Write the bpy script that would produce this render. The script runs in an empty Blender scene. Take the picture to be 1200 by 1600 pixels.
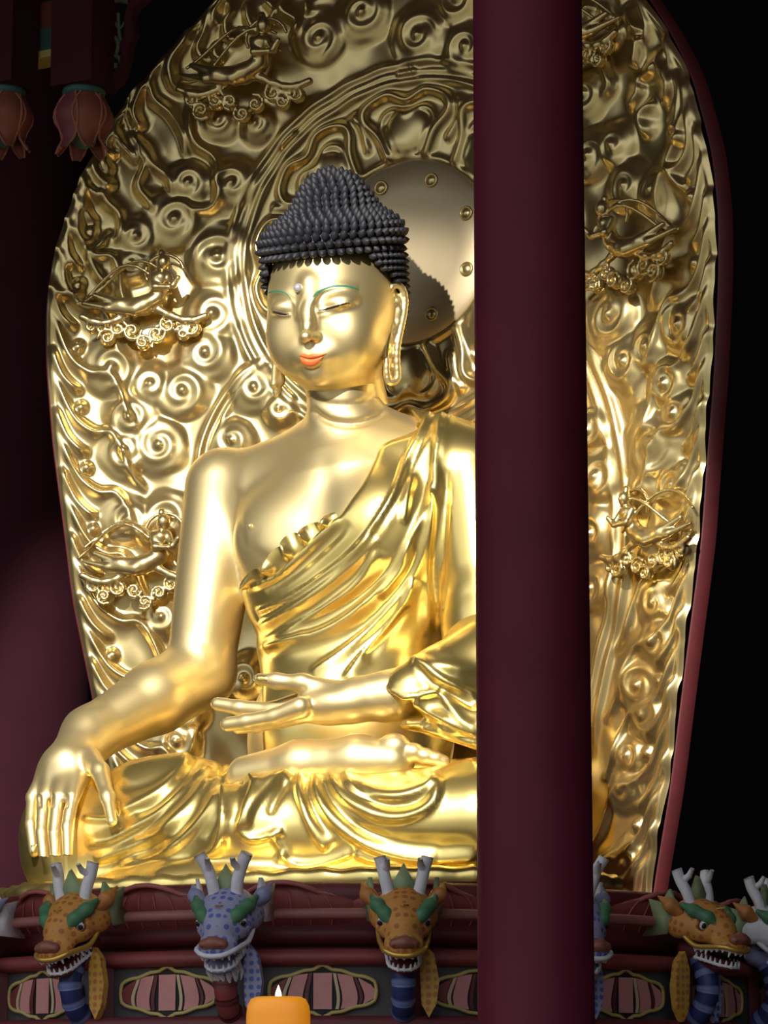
import bpy, math, random
import numpy as np
from mathutils import Vector
from mathutils.bvhtree import BVHTree
random.seed(4); RNG = np.random.default_rng(4)
SC = bpy.context.scene; COL = SC.collection

# ------------------------------------------------------------------ camera
TH = math.radians(28.); PITCH = math.radians(11.); DIST = 20.; FOC = 5000.; ZP = 3.0
FH = np.array([-math.sin(TH), math.cos(TH), 0]); RT = np.array([math.cos(TH), math.sin(TH), 0])
CAM = -DIST*FH + 0.21*RT + np.array([0, 0, 1.62])
FW = FH*math.cos(PITCH) + np.array([0, 0, math.sin(PITCH)]); UP = np.cross(RT, FW)
cd = bpy.data.cameras.new('camera'); cam = bpy.data.objects.new('camera', cd); COL.objects.link(cam)
cd.sensor_fit = 'HORIZONTAL'; cd.sensor_width = 36; cd.lens = FOC*36/1200; cd.clip_end = 200
cam.location = CAM.tolist(); cam.rotation_euler = (math.pi/2+PITCH, 0, TH)
SC.camera = cam
# ------------------------------------------------------------------ exposure, daylight, lamps
SC.view_settings.view_transform = 'Standard'; SC.view_settings.look = 'None'
SC.view_settings.gamma = 1; SC.view_settings.use_curve_mapping = False
SC.view_settings.exposure = 0.0
W = bpy.data.worlds.new('daylight'); SC.world = W; W.use_nodes = True
nt = W.node_tree; nt.nodes.clear()
wo = nt.nodes.new('ShaderNodeOutputWorld'); bg = nt.nodes.new('ShaderNodeBackground')
tc = nt.nodes.new('ShaderNodeTexCoord'); sx = nt.nodes.new('ShaderNodeSeparateXYZ')
mr = nt.nodes.new('ShaderNodeMapRange'); cr = nt.nodes.new('ShaderNodeValToRGB')
mr.inputs[1].default_value = -1; mr.inputs[2].default_value = 1
nt.links.new(tc.outputs['Generated'], sx.inputs[0]); nt.links.new(sx.outputs[2], mr.inputs[0])
nt.links.new(mr.outputs[0], cr.inputs[0]); nt.links.new(cr.outputs[0], bg.inputs[0]); nt.links.new(bg.outputs[0], wo.inputs[0])
el = cr.color_ramp.elements
el[0].position = 0.0; el[0].color = (.36, .32, .25, 1)
el[1].position = 1.0; el[1].color = (.55, .62, .72, 1)
for p, c in ((.40, (.42, .38, .30, 1)), (.49, (.34, .33, .25, 1)), (.505, (.20, .21, .15, 1)), (.54, (.24, .25, .20, 1)), (.60, (.8, .85, .9, 1)), (.75, (.75, .8, .86, 1))):
    e = el.new(p); e.color = c
bg.inputs[1].default_value = 1.25
def aim(o, p):
    o.rotation_euler = (Vector(p)-o.location).to_track_quat('-Z', 'Y').to_euler()
ld = bpy.data.lights.new('spotlight', 'SPOT'); ld.energy = 12500; ld.color = (1, .95, .86)
ld.spot_size = math.radians(26.5); ld.spot_blend = .28; ld.shadow_soft_size = .10
sp = bpy.data.objects.new('spotlight', ld); COL.objects.link(sp)
sp.location = (2.0, -11.2, 10.7); aim(sp, (-.30, -.3, 5.08))

# ------------------------------------------------------------------ projection helpers
def proj(P):
    v = np.asarray(P, float)-CAM; z = v@FW
    return np.stack([600+FOC*(v@RT)/z, 800-FOC*(v@UP)/z], -1)
def rayd(px, py): return FW + RT*(px-600)/FOC + UP*(800-py)/FOC
def A(px, py, Y):                       # point of the plane y=Y, z measured from the pedestal top
    d = rayd(px, py); p = CAM + d*((Y-CAM[1])/d[1]); return np.array([p[0], p[1], p[2]-ZP])
def onplane(px, py, p0, n):
    d = rayd(px, py); p0 = np.asarray(p0, float)+[0, 0, ZP]; n = np.asarray(n, float)
    p = CAM + d*(((p0-CAM)@n)/(d@n)); return p-[0, 0, ZP]
RM = 5.2; YB = .80
def M2(px, py):                         # point on the curved mandorla: arc length and height
    d = rayd(px, py); o = CAM-np.array([0, YB-RM, 0])
    a = d[0]**2+d[1]**2; b = o[0]*d[0]+o[1]*d[1]; c = o[0]**2+o[1]**2-RM*RM
    p = CAM + d*((-b+math.sqrt(b*b-a*c))/a)
    return (RM*math.atan2(p[0], p[1]-(YB-RM)), p[2]-ZP)

# ------------------------------------------------------------------ materials
def node_mat(name):
    m = bpy.data.materials.new(name); m.use_nodes = True
    return m, m.node_tree, m.node_tree.nodes['Principled BSDF']
def mat(name, col, rough=.5, metal=0., bump=0., bscale=30., var=0., coat=0., emis=None, es=0., sss=0.):
    m, t, b = node_mat(name); col = (*col, 1)
    b.inputs['Base Color'].default_value = col; b.inputs['Roughness'].default_value = rough
    b.inputs['Metallic'].default_value = metal; b.inputs['Coat Weight'].default_value = coat
    co = t.nodes.new('ShaderNodeTexCoord'); nz = t.nodes.new('ShaderNodeTexNoise')
    nz.inputs['Scale'].default_value = bscale; nz.inputs['Detail'].default_value = 4
    t.links.new(co.outputs['Object'], nz.inputs['Vector'])
    if var:
        mx = t.nodes.new('ShaderNodeMixRGB'); mx.inputs[1].default_value = tuple(c*(1-var) for c in col[:3])+(1,)
        mx.inputs[2].default_value = tuple(min(1, c*(1+var)) for c in col[:3])+(1,)
        t.links.new(nz.outputs['Fac'], mx.inputs[0]); t.links.new(mx.outputs[0], b.inputs['Base Color'])
    if bump:
        bp = t.nodes.new('ShaderNodeBump'); bp.inputs['Strength'].default_value = bump; bp.inputs['Distance'].default_value = .02
        t.links.new(nz.outputs['Fac'], bp.inputs['Height']); t.links.new(bp.outputs[0], b.inputs['Normal'])
    if emis: b.inputs['Emission Color'].default_value = (*emis, 1); b.inputs['Emission Strength'].default_value = es
    if sss:
        b.inputs['Subsurface Weight'].default_value = sss; b.inputs['Subsurface Radius'].default_value = (.3, .12, .03)
        b.inputs['Subsurface Scale'].default_value = .1
    return m
G_SKIN = mat('satin_gold', (.81, .65, .33), .41, .88, var=.04, bscale=3)
G_ROBE = mat('bright_gold', (.90, .70, .25), .28, .95, .02, 6, var=.05)
G_MAND = mat('hammered_gold', (.64, .50, .235), .28, .92, .05, 9, var=.06)
G_MDISC = mat('dull_gold_sheet', (.50, .40, .25), .45, .7, .02, 5, var=.08)
M_HAIR = mat('black_hair', (.010, .010, .016), .62, var=.3)
M_GREEN = mat('green_paint', (.02, .16, .09), .5)
M_LIP = mat('orange_red_lips', (.75, .14, .03), .4)
M_DARK = mat('dark_eye', (.015, .01, .008), .3)
M_PEARL = mat('grey_crystal', (.45, .43, .48), .1, .3, coat=1)
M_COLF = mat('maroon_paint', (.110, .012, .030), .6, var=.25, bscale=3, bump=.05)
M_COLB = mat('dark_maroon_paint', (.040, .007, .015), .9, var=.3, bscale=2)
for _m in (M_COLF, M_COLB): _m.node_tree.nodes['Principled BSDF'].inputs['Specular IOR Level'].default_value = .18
M_RED = mat('dull_red_paint', (.24, .045, .045), .55, var=.3, bscale=12)
M_REDL = mat('rose_paint', (.40, .12, .11), .6, var=.2, bscale=20)
M_DRED = mat('deep_red_paint', (.13, .020, .024), .55, var=.3, bscale=8)
M_RAIL = mat('rose_brown_paint', (.32, .12, .11), .55, var=.2, bscale=12)
M_BLK = mat('blackened_wood', (.010, .010, .010), .7)
M_SLATE = mat('slate_paint', (.085, .08, .085), .7)
M_YEL = mat('ochre_line_paint', (.55, .44, .15), .6)
M_PINK = mat('pink_paint', (.62, .27, .26), .6, var=.15, bscale=20)
M_CREAM = mat('cream_paint', (.62, .48, .30), .6)
M_WHITE = mat('chalk_white_paint', (.74, .72, .78), .7, var=.15, bscale=30, bump=.2)
M_ORG = mat('orange_paint', (.50, .20, .045), .5, var=.3, bscale=14, bump=.2)
M_BLUE = mat('blue_paint', (.13, .17, .38), .5, var=.3, bscale=20)
M_NAVY = mat('navy_paint', (.02, .03, .14), .5)
M_LILAC = mat('lilac_blue_paint', (.26, .27, .45), .6, var=.35, bscale=22, bump=.2)
M_GRN2 = mat('leaf_green_paint', (.07, .20, .10), .55, var=.3, bscale=15, bump=.15)
M_PGRN = mat('pale_green_paint', (.28, .36, .19), .6, var=.2, bscale=15)
M_BROWN = mat('brown_nose_paint', (.28, .10, .07), .45, var=.2)
M_GLINE = mat('gold_line_paint', (.75, .48, .10), .35, .6)
M_TEAL = mat('dark_teal_paint', (.03, .09, .085), .6)
M_VOID = mat('unlit_hall_paint', (.006, .004, .008), .9)  # darkness of the hall put into the colour, so the walls stay black
M_CEIL = mat('ceiling_red_paint', (.14, .05, .045), .8, var=.4, bscale=1.2)
M_FLOOR = mat('wooden_floor', (.20, .10, .05), .35, var=.3, bscale=2)
M_STONE = mat('courtyard_gravel', (.42, .37, .29), .9, var=.2, bscale=2)
M_WAX = mat('orange_wax', (.95, .36, .02), .45, emis=(1, .30, .01), es=.22, sss=.5)  # slight emission in the wax stands in for light glowing through it
M_FLAME = mat('candle_flame', (1, .8, .5), .5, emis=(1, .72, .40), es=9)
M_BRASS = mat('brass', (.8, .55, .2), .3, 1)
M_CLOTH = mat('altar_red_wood', (.10, .015, .02), .5)
def scale_mat(name, base, dot, s=34.):
    m, t, b = node_mat(name); b.inputs['Roughness'].default_value = .6
    co = t.nodes.new('ShaderNodeTexCoord'); v = t.nodes.new('ShaderNodeTexVoronoi'); v.inputs['Scale'].default_value = s
    v.inputs['Randomness'].default_value = .25
    r = t.nodes.new('ShaderNodeValToRGB'); r.color_ramp.elements[0].color = (*dot, 1); r.color_ramp.elements[1].color = (*base, 1)
    r.color_ramp.elements[0].position = .30; r.color_ramp.elements[1].position = .40
    t.links.new(co.outputs['Object'], v.inputs['Vector']); t.links.new(v.outputs['Distance'], r.inputs[0]); t.links.new(r.outputs[0], b.inputs['Base Color'])
    return m
M_SCB = scale_mat('blue_scale_paint', (.34, .33, .50), (.09, .13, .42), 24)
M_SCO = scale_mat('orange_scale_paint', (.60, .27, .06), (.42, .13, .03), 24)
M_FINO = scale_mat('yellow_fin_paint', (.58, .34, .05), (.48, .16, .05), 24)
M_FINB = scale_mat('pale_blue_fin_paint', (.35, .42, .62), (.05, .08, .38), 22)

# ------------------------------------------------------------------ object helpers
def mesh_obj(name, V, Fc, m=None, parent=None, smooth=True, loc=None):
    me = bpy.data.meshes.new(name)
    if isinstance(Fc, np.ndarray) and len(Fc):
        n, k = Fc.shape; me.vertices.add(len(V)); me.vertices.foreach_set('co', np.asarray(V, np.float32).ravel())
        me.loops.add(n*k); me.loops.foreach_set('vertex_index', Fc.astype(np.int32).ravel())
        me.polygons.add(n); me.polygons.foreach_set('loop_start', np.arange(0, n*k, k, dtype=np.int32))
        me.update(calc_edges=True)
    else:
        me.from_pydata([tuple(map(float, v)) for v in V], [], [tuple(map(int, f)) for f in Fc])
    if smooth: me.polygons.foreach_set('use_smooth', np.ones(len(me.polygons), dtype=bool))
    me.validate(); me.update()
    for mm in (m if isinstance(m, (list, tuple)) else [m]): me.materials.append(mm)
    o = bpy.data.objects.new(name, me); COL.objects.link(o)
    if parent: o.parent = parent
    if loc is not None: o.location = loc
    return o
def tag(o, label=None, cat=None, group=None, kind=None):
    for k, v in (('label', label), ('category', cat), ('group', group), ('kind', kind)):
        if v: o[k] = v
    return o
def empty(name, loc, rz=0.):
    o = bpy.data.objects.new(name, None); COL.objects.link(o); o.location = loc; o.rotation_euler = (0, 0, rz); o.empty_display_size = .1
    return o
def flat(o):
    for p in o.data.polygons: p.use_smooth = False
    return o
class MB:
    def __init__(s): s.V = []; s.F = []
    def add(s, V, Fc):
        n = len(s.V); s.V += [tuple(v) for v in V]; s.F += [tuple(i+n for i in f) for f in Fc]; return s
    def box(s, c, d, rz=0.):
        ca, sa = math.cos(rz), math.sin(rz); V = []
        for z in (-1, 1):
            for x, y in ((-1, -1), (1, -1), (1, 1), (-1, 1)):
                X, Y = x*d[0]/2, y*d[1]/2; V.append((c[0]+X*ca-Y*sa, c[1]+X*sa+Y*ca, c[2]+z*d[2]/2))
        return s.add(V, [(3, 2, 1, 0), (4, 5, 6, 7), (0, 1, 5, 4), (1, 2, 6, 5), (2, 3, 7, 6), (3, 0, 4, 7)])
    def tube(s, P, r, n=10, close=False):
        P = [np.asarray(p, float) for p in P]; m = len(P); R = r if hasattr(r, '__len__') else [r]*m; V = []
        u = None
        for i, p in enumerate(P):
            t = P[(i+1) % m]-P[i-1] if close else P[min(i+1, m-1)]-P[max(i-1, 0)]
            t = t/(np.linalg.norm(t)+1e-9)
            if u is None: u = np.cross(t, [0, 0, 1] if abs(t[2]) < .9 else [1, 0, 0])
            u = u-t*(u@t); u /= np.linalg.norm(u)+1e-9; w = np.cross(t, u)
            for k in range(n):
                a = 2*math.pi*k/n; V.append(p+(u*math.cos(a)+w*math.sin(a))*R[i])
        Fc = []
        for i in range(m if close else m-1):
            j = (i+1) % m
            for k in range(n): l = (k+1) % n; Fc.append((i*n+k, j*n+k, j*n+l, i*n+l)[::-1])
        if not close: Fc.append(tuple(range(n))); Fc.append(tuple(((m-1)*n+k) for k in range(n))[::-1])
        return s.add(V, Fc)
    def lathe(s, prof, n=64, c=(0, 0, 0), a0=0., a1=2*math.pi):
        full = abs(a1-a0-2*math.pi) < 1e-6; N = n if full else n+1; V = []
        for r, z in prof:
            for k in range(N):
                a = a0+(a1-a0)*k/n; V.append((c[0]+r*math.cos(a), c[1]+r*math.sin(a), c[2]+z))
        Fc = []
        for i in range(len(prof)-1):
            for k in range(n):
                l = (k+1) % N; Fc.append((i*N+k, i*N+l, (i+1)*N+l, (i+1)*N+k))
        return s.add(V, Fc)
    def sphere(s, c, r, n=12, R=None):
        r = np.array(r if hasattr(r, '__len__') else [r]*3, float); V = []; m = n//2+1
        for i in range(m+1):
            f = math.pi*i/m
            for k in range(n):
                a = 2*math.pi*k/n; q = np.array([math.sin(f)*math.cos(a), math.sin(f)*math.sin(a), math.cos(f)])*r
                if R is not None: q = R@q
                V.append(q+np.asarray(c))
        Fc = []
        for i in range(m):
            for k in range(n): l = (k+1) % n; Fc.append((i*n+k, (i+1)*n+k, (i+1)*n+l, i*n+l))
        return s.add(V, Fc)
    def prism(s, pts, T0, T1):            # polygon extruded between two mappings (x,y)->3D
        n = len(pts); V = [T0(*p) for p in pts]+[T1(*p) for p in pts]
        Fc = [tuple(range(n)), tuple(range(2*n-1, n-1, -1))]+[(i, i+n, (i+1) % n+n, (i+1) % n) for i in range(n)]
        return s.add(V, Fc)
    def build(s, name, m, parent=None, smooth=True, loc=None): return mesh_obj(name, s.V, s.F, m, parent, smooth, loc)
def spline(P, step=2.):
    P = np.asarray(P, float)
    if len(P) == 2: n = max(2, int(np.linalg.norm(P[1]-P[0])/step)); return P[0]+(P[1]-P[0])*np.linspace(0, 1, n)[:, None]
    Q = np.vstack([2*P[0]-P[1], P, 2*P[-1]-P[-2]]); out = []
    for i in range(1, len(Q)-2):
        n = max(2, int(np.linalg.norm(Q[i+1]-Q[i])/step)); t = np.linspace(0, 1, n, endpoint=False)[:, None]
        out.append(.5*((2*Q[i])+(-Q[i-1]+Q[i+1])*t+(2*Q[i-1]-5*Q[i]+4*Q[i+1]-Q[i+2])*t*t+(-Q[i-1]+3*Q[i]-3*Q[i+1]+Q[i+2])*t**3))
    out.append(P[-1:]); return np.vstack(out)

# ------------------------------------------------------------------ sculpting: distance field -> smooth mesh
def smin(a, b, k):
    if k <= 0: return np.minimum(a, b)
    h = np.maximum(k-np.abs(a-b), 0)/k; return np.minimum(a, b)-h*h*k*.25
class Grid:
    def __init__(s, lo, hi, h):
        s.lo = np.array(lo, float); s.h = h; s.n = np.ceil((np.array(hi)-s.lo)/h).astype(int)+1
        s.f = np.full(s.n, 1., np.float32); s.ax = [(s.lo[i]+h*np.arange(s.n[i])).astype(np.float32) for i in range(3)]
    def _sub(s, lo, hi):
        a = np.clip(((np.array(lo)-s.lo)/s.h).astype(int), 0, s.n); b = np.clip(((np.array(hi)-s.lo)/s.h).astype(int)+2, 0, s.n)
        if (b <= a).any(): return None, None
        sl = tuple(slice(a[i], b[i]) for i in range(3))
        X = s.ax[0][sl[0]][:, None, None]; Y = s.ax[1][sl[1]][None, :, None]; Z = s.ax[2][sl[2]][None, None, :]
        return sl, (X, Y, Z)
    def _put(s, sl, d, k, sub=False):
        s.f[sl] = -smin(-s.f[sl], d, k) if sub else smin(s.f[sl], d, k)
    def cone(s, a, b, ra, rb=None, k=.05, flat=None):
        a = np.asarray(a, float); b = np.asarray(b, float); rb = ra if rb is None else rb; m = max(ra, rb)+k+4*s.h
        sl, g = s._sub(np.minimum(a, b)-m, np.maximum(a, b)+m)
        if sl is None: return s
        ab = b-a; L = ab@ab+1e-9
        t = np.clip(((g[0]-a[0])*ab[0]+(g[1]-a[1])*ab[1]+(g[2]-a[2])*ab[2])/L, 0, 1)
        d = np.sqrt((g[0]-a[0]-t*ab[0])**2+(g[1]-a[1]-t*ab[1])**2+(g[2]-a[2]-t*ab[2])**2)-(ra+(rb-ra)*t)
        s._put(sl, d, k); return s
    def chain(s, P, r, k=.02):
        R = r if hasattr(r, '__len__') else [r]*len(P)
        for i in range(len(P)-1): s.cone(P[i], P[i+1], R[i], R[i+1], k)
        return s
    def ell(s, c, r, k=.05, R=None, sub=False):
        c = np.asarray(c, float); r = np.asarray(r, float); m = r.max()+k+4*s.h if R is not None else r+k+4*s.h
        sl, g = s._sub(c-m, c+m)
        if sl is None: return s
        p = [g[i]-c[i] for i in range(3)]
        if R is not None: p = [R[0][j]*p[0]+R[1][j]*p[1]+R[2][j]*p[2] for j in range(3)]
        k0 = np.sqrt(sum((p[i]/r[i])**2 for i in range(3))); k1 = np.sqrt(sum((p[i]/r[i]**2)**2 for i in range(3)))+1e-6
        s._put(sl, k0*(k0-1)/k1, k, sub); return s
    def mesh(s, it=2):
        f = s.f; c = f < 0; n0 = np.array(f.shape)-1
        cnt = np.zeros(n0, np.int8)
        offs = [(i, j, k) for i in (0, 1) for j in (0, 1) for k in (0, 1)]
        for i, j, k in offs: cnt += c[i:i+n0[0], j:j+n0[1], k:k+n0[2]]
        ids = np.argwhere((cnt > 0) & (cnt < 8)); idx = np.full(n0, -1, np.int32); idx[tuple(ids.T)] = np.arange(len(ids))
        acc = np.zeros((len(ids), 3)); num = np.zeros(len(ids))
        for a in offs:
            for ax in range(3):
                if a[ax]: continue
                b = list(a); b[ax] = 1
                fa = f[tuple((ids+a).T)]; fb = f[tuple((ids+b).T)]; x = (fa < 0) != (fb < 0)
                t = np.where(x, fa/np.where(x, fa-fb, 1), 0)
                p = np.array(a, float)+np.zeros((len(ids), 3)); p[:, ax] += t
                acc += p*x[:, None]; num += x
        V = (ids+acc/num[:, None])*s.h+s.lo; Q = []
        for ax in range(3):
            u, v = (ax+1) % 3, (ax+2) % 3; sh = list(f.shape); sh[ax] -= 1
            sa = [slice(None)]*3; sb = [slice(None)]*3; sa[ax] = slice(0, -1); sb[ax] = slice(1, None)
            ca = c[tuple(sa)]; cb = c[tuple(sb)]; e = np.argwhere(ca != cb)
            e = e[(e[:, u] > 0) & (e[:, v] > 0) & (e[:, u] < n0[u]) & (e[:, v] < n0[v])]; inside = ca[tuple(e.T)]
            def cell(du, dv):
                q = e.copy(); q[:, u] += du; q[:, v] += dv; return idx[tuple(q.T)]
            q = np.stack([cell(-1, -1), cell(0, -1), cell(0, 0), cell(-1, 0)], 1)
            q[~inside] = q[~inside][:, ::-1]; Q.append(q)
        Q = np.vstack(Q); Q = Q[(Q >= 0).all(1)]
        for _ in range(it): V = lap(V, Q, .6); V = s.snap(V)
        return V, Q
    def sample(s, V):
        g = np.clip((V-s.lo)/s.h, 0, np.array(s.f.shape)-1.001); i = g.astype(int); t = g-i; r = 0
        for a in (0, 1):
            for b in (0, 1):
                for c in (0, 1):
                    w = (t[:, 0] if a else 1-t[:, 0])*(t[:, 1] if b else 1-t[:, 1])*(t[:, 2] if c else 1-t[:, 2])
                    r = r+w*s.f[i[:, 0]+a, i[:, 1]+b, i[:, 2]+c]
        return r
    def snap(s, V):
        e = s.h; d = s.sample(V); G = np.stack([s.sample(V+o)-s.sample(V-o) for o in np.eye(3)*e], 1)/(2*e)
        L = (G*G).sum(1); ok = (L > .1) & (L < 4) & (np.abs(d) < 2*e)
        V = V.copy(); V[ok] -= (d[ok]/L[ok])[:, None]*G[ok]; return V
def lap(V, Q, w):
    S = np.zeros_like(V); n = np.zeros(len(V)); k = Q.shape[1]
    for i in range(k):
        a = Q[:, i]; b = Q[:, (i+1) % k]
        for c in range(3): S[:, c] += np.bincount(a, V[b, c], len(V))+np.bincount(b, V[a, c], len(V))
        n += np.bincount(a, minlength=len(V))+np.bincount(b, minlength=len(V))
    return V*(1-w)+w*S/np.maximum(n, 1)[:, None]
def vnorm(V, Q):
    d1 = V[Q[:, 2]]-V[Q[:, 0]]; d2 = V[Q[:, 3]]-V[Q[:, 1]]; fn = np.cross(d1, d2); N = np.zeros_like(V)
    for i in range(4):
        for c in range(3): N[:, c] += np.bincount(Q[:, i], fn[:, c], len(V))
    return N/(np.linalg.norm(N, axis=1)[:, None]+1e-12)
def stroke_field(P2, strokes, mode='sum', step=1.5):
    """relief heights at 2-D points from carved strokes: (points, height, width one side, width other side[, taper])"""
    H = np.zeros(len(P2))
    for st in strokes:
        pts, amp, w1, w2 = st[:4]; tp = st[4] if len(st) > 4 else .15
        S = spline(pts, step); T = np.gradient(S, axis=0); T /= np.linalg.norm(T, axis=1)[:, None]+1e-9
        m = 3*max(w1, w2); lo = S.min(0)-m; hi = S.max(0)+m
        I = np.where((P2[:, 0] > lo[0]) & (P2[:, 0] < hi[0]) & (P2[:, 1] > lo[1]) & (P2[:, 1] < hi[1]))[0]
        if not len(I): continue
        for ch in np.array_split(I, max(1, len(I)*len(S)//4000000+1)):
            q = P2[ch]; D = ((q[:, None]-S[None])**2).sum(2); j = D.argmin(1); v = q-S[j]; t = T[j]
            crs = t[:, 0]*v[:, 1]-t[:, 1]*v[:, 0]; end = (j == 0) | (j == len(S)-1)
            d = np.where(end, np.sqrt((v**2).sum(1)), np.abs(crs)); w = np.where(crs > 0, w2, w1); u = j/(len(S)-1)
            e = np.clip(np.minimum(u, 1-u)/tp, 0, 1) if tp else 1.
            h = amp*np.exp(-(d/w)**2)*(e*(2-e) if tp else 1)
            if mode == 'sum': H[ch] += h
            elif mode == 'max': H[ch] = np.maximum(H[ch], h)
    return H
def sculpt(V, Q, strokes, smooth=1):
    N = vnorm(V, Q); P2 = proj(V+[0, 0, ZP]); face = np.clip((-(N@FW)+.05)/.3, 0, 1)
    H = stroke_field(P2, strokes)*face
    V = V+N*H[:, None]
    for _ in range(smooth): V = lap(V, Q, .35)
    return V
def crop(sc, ox, oy, L): return [(ox+u/sc, oy+v/sc) for u, v in L]

# ------------------------------------------------------------------ the setting
def room():
    def slab(name, c, d, m): o = MB().box(c, d).build(name, m, None, False); tag(o, kind='structure')
    slab('floor', (0, -3.2, -.1), (26, 16.4, .2), M_FLOOR)
    slab('courtyard_ground', (0, -31.6, -.2), (60, 40, .2), M_STONE)
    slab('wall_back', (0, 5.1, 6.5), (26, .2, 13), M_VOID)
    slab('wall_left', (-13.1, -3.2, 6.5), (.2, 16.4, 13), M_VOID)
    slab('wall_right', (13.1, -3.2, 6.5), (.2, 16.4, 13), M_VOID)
    slab('ceiling', (0, -3.2, 13.1), (26.4, 16.4, .2), M_CEIL)
room()

# ------------------------------------------------------------------ gilded mandorla
WZ = [(-.01, 1.87), (.2, 1.92), (.7, 2.05), (1.1, 2.13), (1.53, 2.22), (2.16, 2.36), (2.67, 2.43), (3.2, 2.51), (3.8, 2.57), (4.2, 2.58), (4.6, 2.53),
      (5.15, 2.35), (5.5, 2.15), (5.83, 1.92), (6.38, 1.42), (6.8, .92), (7.05, .5), (7.2, .03)]
_z, _w = np.array(WZ).T
def wid(z):
    zz = np.linspace(-.01, 7.2, 400); ww = np.interp(zz, _z, _w); k = np.ones(15)/15
    ws = np.convolve(np.pad(ww, 7, mode='edge'), k, 'valid'); return np.interp(z, zz, ws)
def mpos(s, z, h):
    s = np.asarray(s, float); a = s/RM; rr = RM-h
    return np.stack([rr*np.sin(a), (YB-RM)+rr*np.cos(a), np.asarray(z, float)+0*s], -1)
HZ = 4.42
def mandorla_strokes():
    R = []; F = []; domes = []            # ridges, flame steps, bosses
    def px(L): return [M2(*p) for p in L]
    for r, a, w in ((1.315, .045, .022), (1.25, .035, .018), (1.19, .045, .022), (.655, .03, .016)):
        R.append(([(r*math.sin(t), HZ+r*math.cos(t)) for t in np.linspace(0, 2*math.pi, 60)], a, w, w, 0))
    for k in range(8):
        a0 = k*math.pi/4
        def P(rho, da): return (rho*math.sin(a0+da), HZ+rho*math.cos(a0+da))
        o = [P(.68, -.21), P(.85, -.26), P(1.0, -.33), P(1.09, -.27), P(1.12, -.13), P(1.06, 0), P(1.12, .13), P(1.09, .27), P(1.0, .33), P(.85, .26), P(.68, .21)]
        R.append((o, .06, .028, .028, 0))
        i = [P(.68, -.14), P(.82, -.18), P(.92, -.22), P(.99, -.17), P(1.0, -.08), P(.95, 0), P(1.0, .08), P(.99, .17), P(.92, .22), P(.82, .18), P(.68, .14)]
        R.append((i, .035, .014, .014, 0)); domes.append((*P(.84, 0), .17, .05))
        R.append(([P(.78, .393), P(.95, .42), P(1.1, .393)], .045, .02, .02)); R.append(([P(1.1, .36), P(1.02, .393), P(1.1, .43)], .03, .012, .012))
        for b in (-.045, -.015, .015, .045): domes.append((1.25*math.sin(a0+b), HZ+1.25*math.cos(a0+b), .022, .06))
    # body aureole double moulding
    lf = [(435, 548), (385, 582), (345, 630), (318, 690), (308, 760), (300, 850), (298, 950)]
    rg = [(905, 520), (935, 575), (962, 650), (978, 740), (982, 830), (975, 930), (955, 1020), (940, 1100), (925, 1190)]
    for L, q in ((lf, 14), (rg, -20)):
        R.append((px(L), .05, .022, .022)); R.append((px([(x+q, y+6) for x, y in L]), .04, .016, .016))
    def curl(x, y, r, hand=1, rot=None, ol=True):
        c = M2(x, y); rr = r*.0050; rot = RNG.uniform(0, 6.28) if rot is None else rot
        t = np.linspace(0, 1, 22); a = rot+hand*t*2*math.pi*1.2; q = rr*(.42+.70*t**.9)
        R.append(([(c[0]+q_*math.cos(a_), c[1]+q_*math.sin(a_)) for q_, a_ in zip(q, a)], .040, rr*.20, rr*.20))
        domes.append((c[0], c[1], rr*.36, .085)); domes.append((c[0], c[1], rr*1.62, .050))
        if ol:
            b0 = rot+2.6*hand; n = 3
            t = np.linspace(0, 1, 30); a = b0+hand*t*3.9; q = rr*(1.52+.16*np.abs(np.sin(t*math.pi*n)))
            R.append(([(c[0]+q_*math.cos(a_), c[1]+q_*math.sin(a_)) for q_, a_ in zip(q, a)], .016, rr*.16, rr*.16))
    LC = [(296, 287, 20), (366, 288, 22), (275, 345, 28), (215, 372, 20), (208, 414, 18), (342, 402, 30), (335, 492, 26), (323, 552, 25), (176, 576, 26), (237, 602, 20),
          (287, 612, 25), (205, 655, 23), (250, 697, 24), (197, 707, 22), (200, 815, 22), (262, 812, 24), (502, 62, 25), (570, 22, 25), (658, 57, 28), (732, 75, 24),
          (293, 1113, 18), (277, 1160, 22), (255, 965, 18), (400, 606, 22), (365, 690, 20), (385, 1062, 22), (720, 0, 24), (440, 640, 16), (345, 190, 18), (402, 196, 16)]
    RC = [(920, 148, 22), (965, 228, 20), (927, 245, 22), (984, 292, 22), (1024, 298, 18), (959, 494, 27), (981, 566, 24), (1017, 542, 22), (1069, 509, 26), (1047, 602, 24),
          (1061, 648, 22), (1025, 697, 34), (1010, 765, 18), (1056, 758, 18), (1029, 943, 18), (1032, 1005, 20), (1003, 1072, 22), (1014, 1120, 20), (989, 1180, 16),
          (981, 1236, 18), (982, 1352, 20), (925, 675, 18), (938, 745, 22), (930, 835, 22), (928, 920, 20)]
    for i, (x, y, r) in enumerate(LC+RC): curl(x, y, r, 1 if i % 2 else -1)
    mids = [(M2(x, y), r*.0046) for x, y, r in LC+RC]
    # a lower fill of curls where the statue hides the panel
    for k in range(60):
        z = RNG.uniform(.2, 3.0); s = RNG.uniform(-1.1, 1.1); r = RNG.uniform(.08, .12)
        if all(math.hypot(s-c[0], z-c[1]) > 1.9*(r+q) for c, q in mids): mids.append(((s, z), r)); p = (s, z)
    # flames from the photograph, upper left and upper right
    Z2 = lambda L: px(crop(3, 0, 0, L)); Z5 = lambda L: px(crop(3.557, 900, 0, L))
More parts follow.
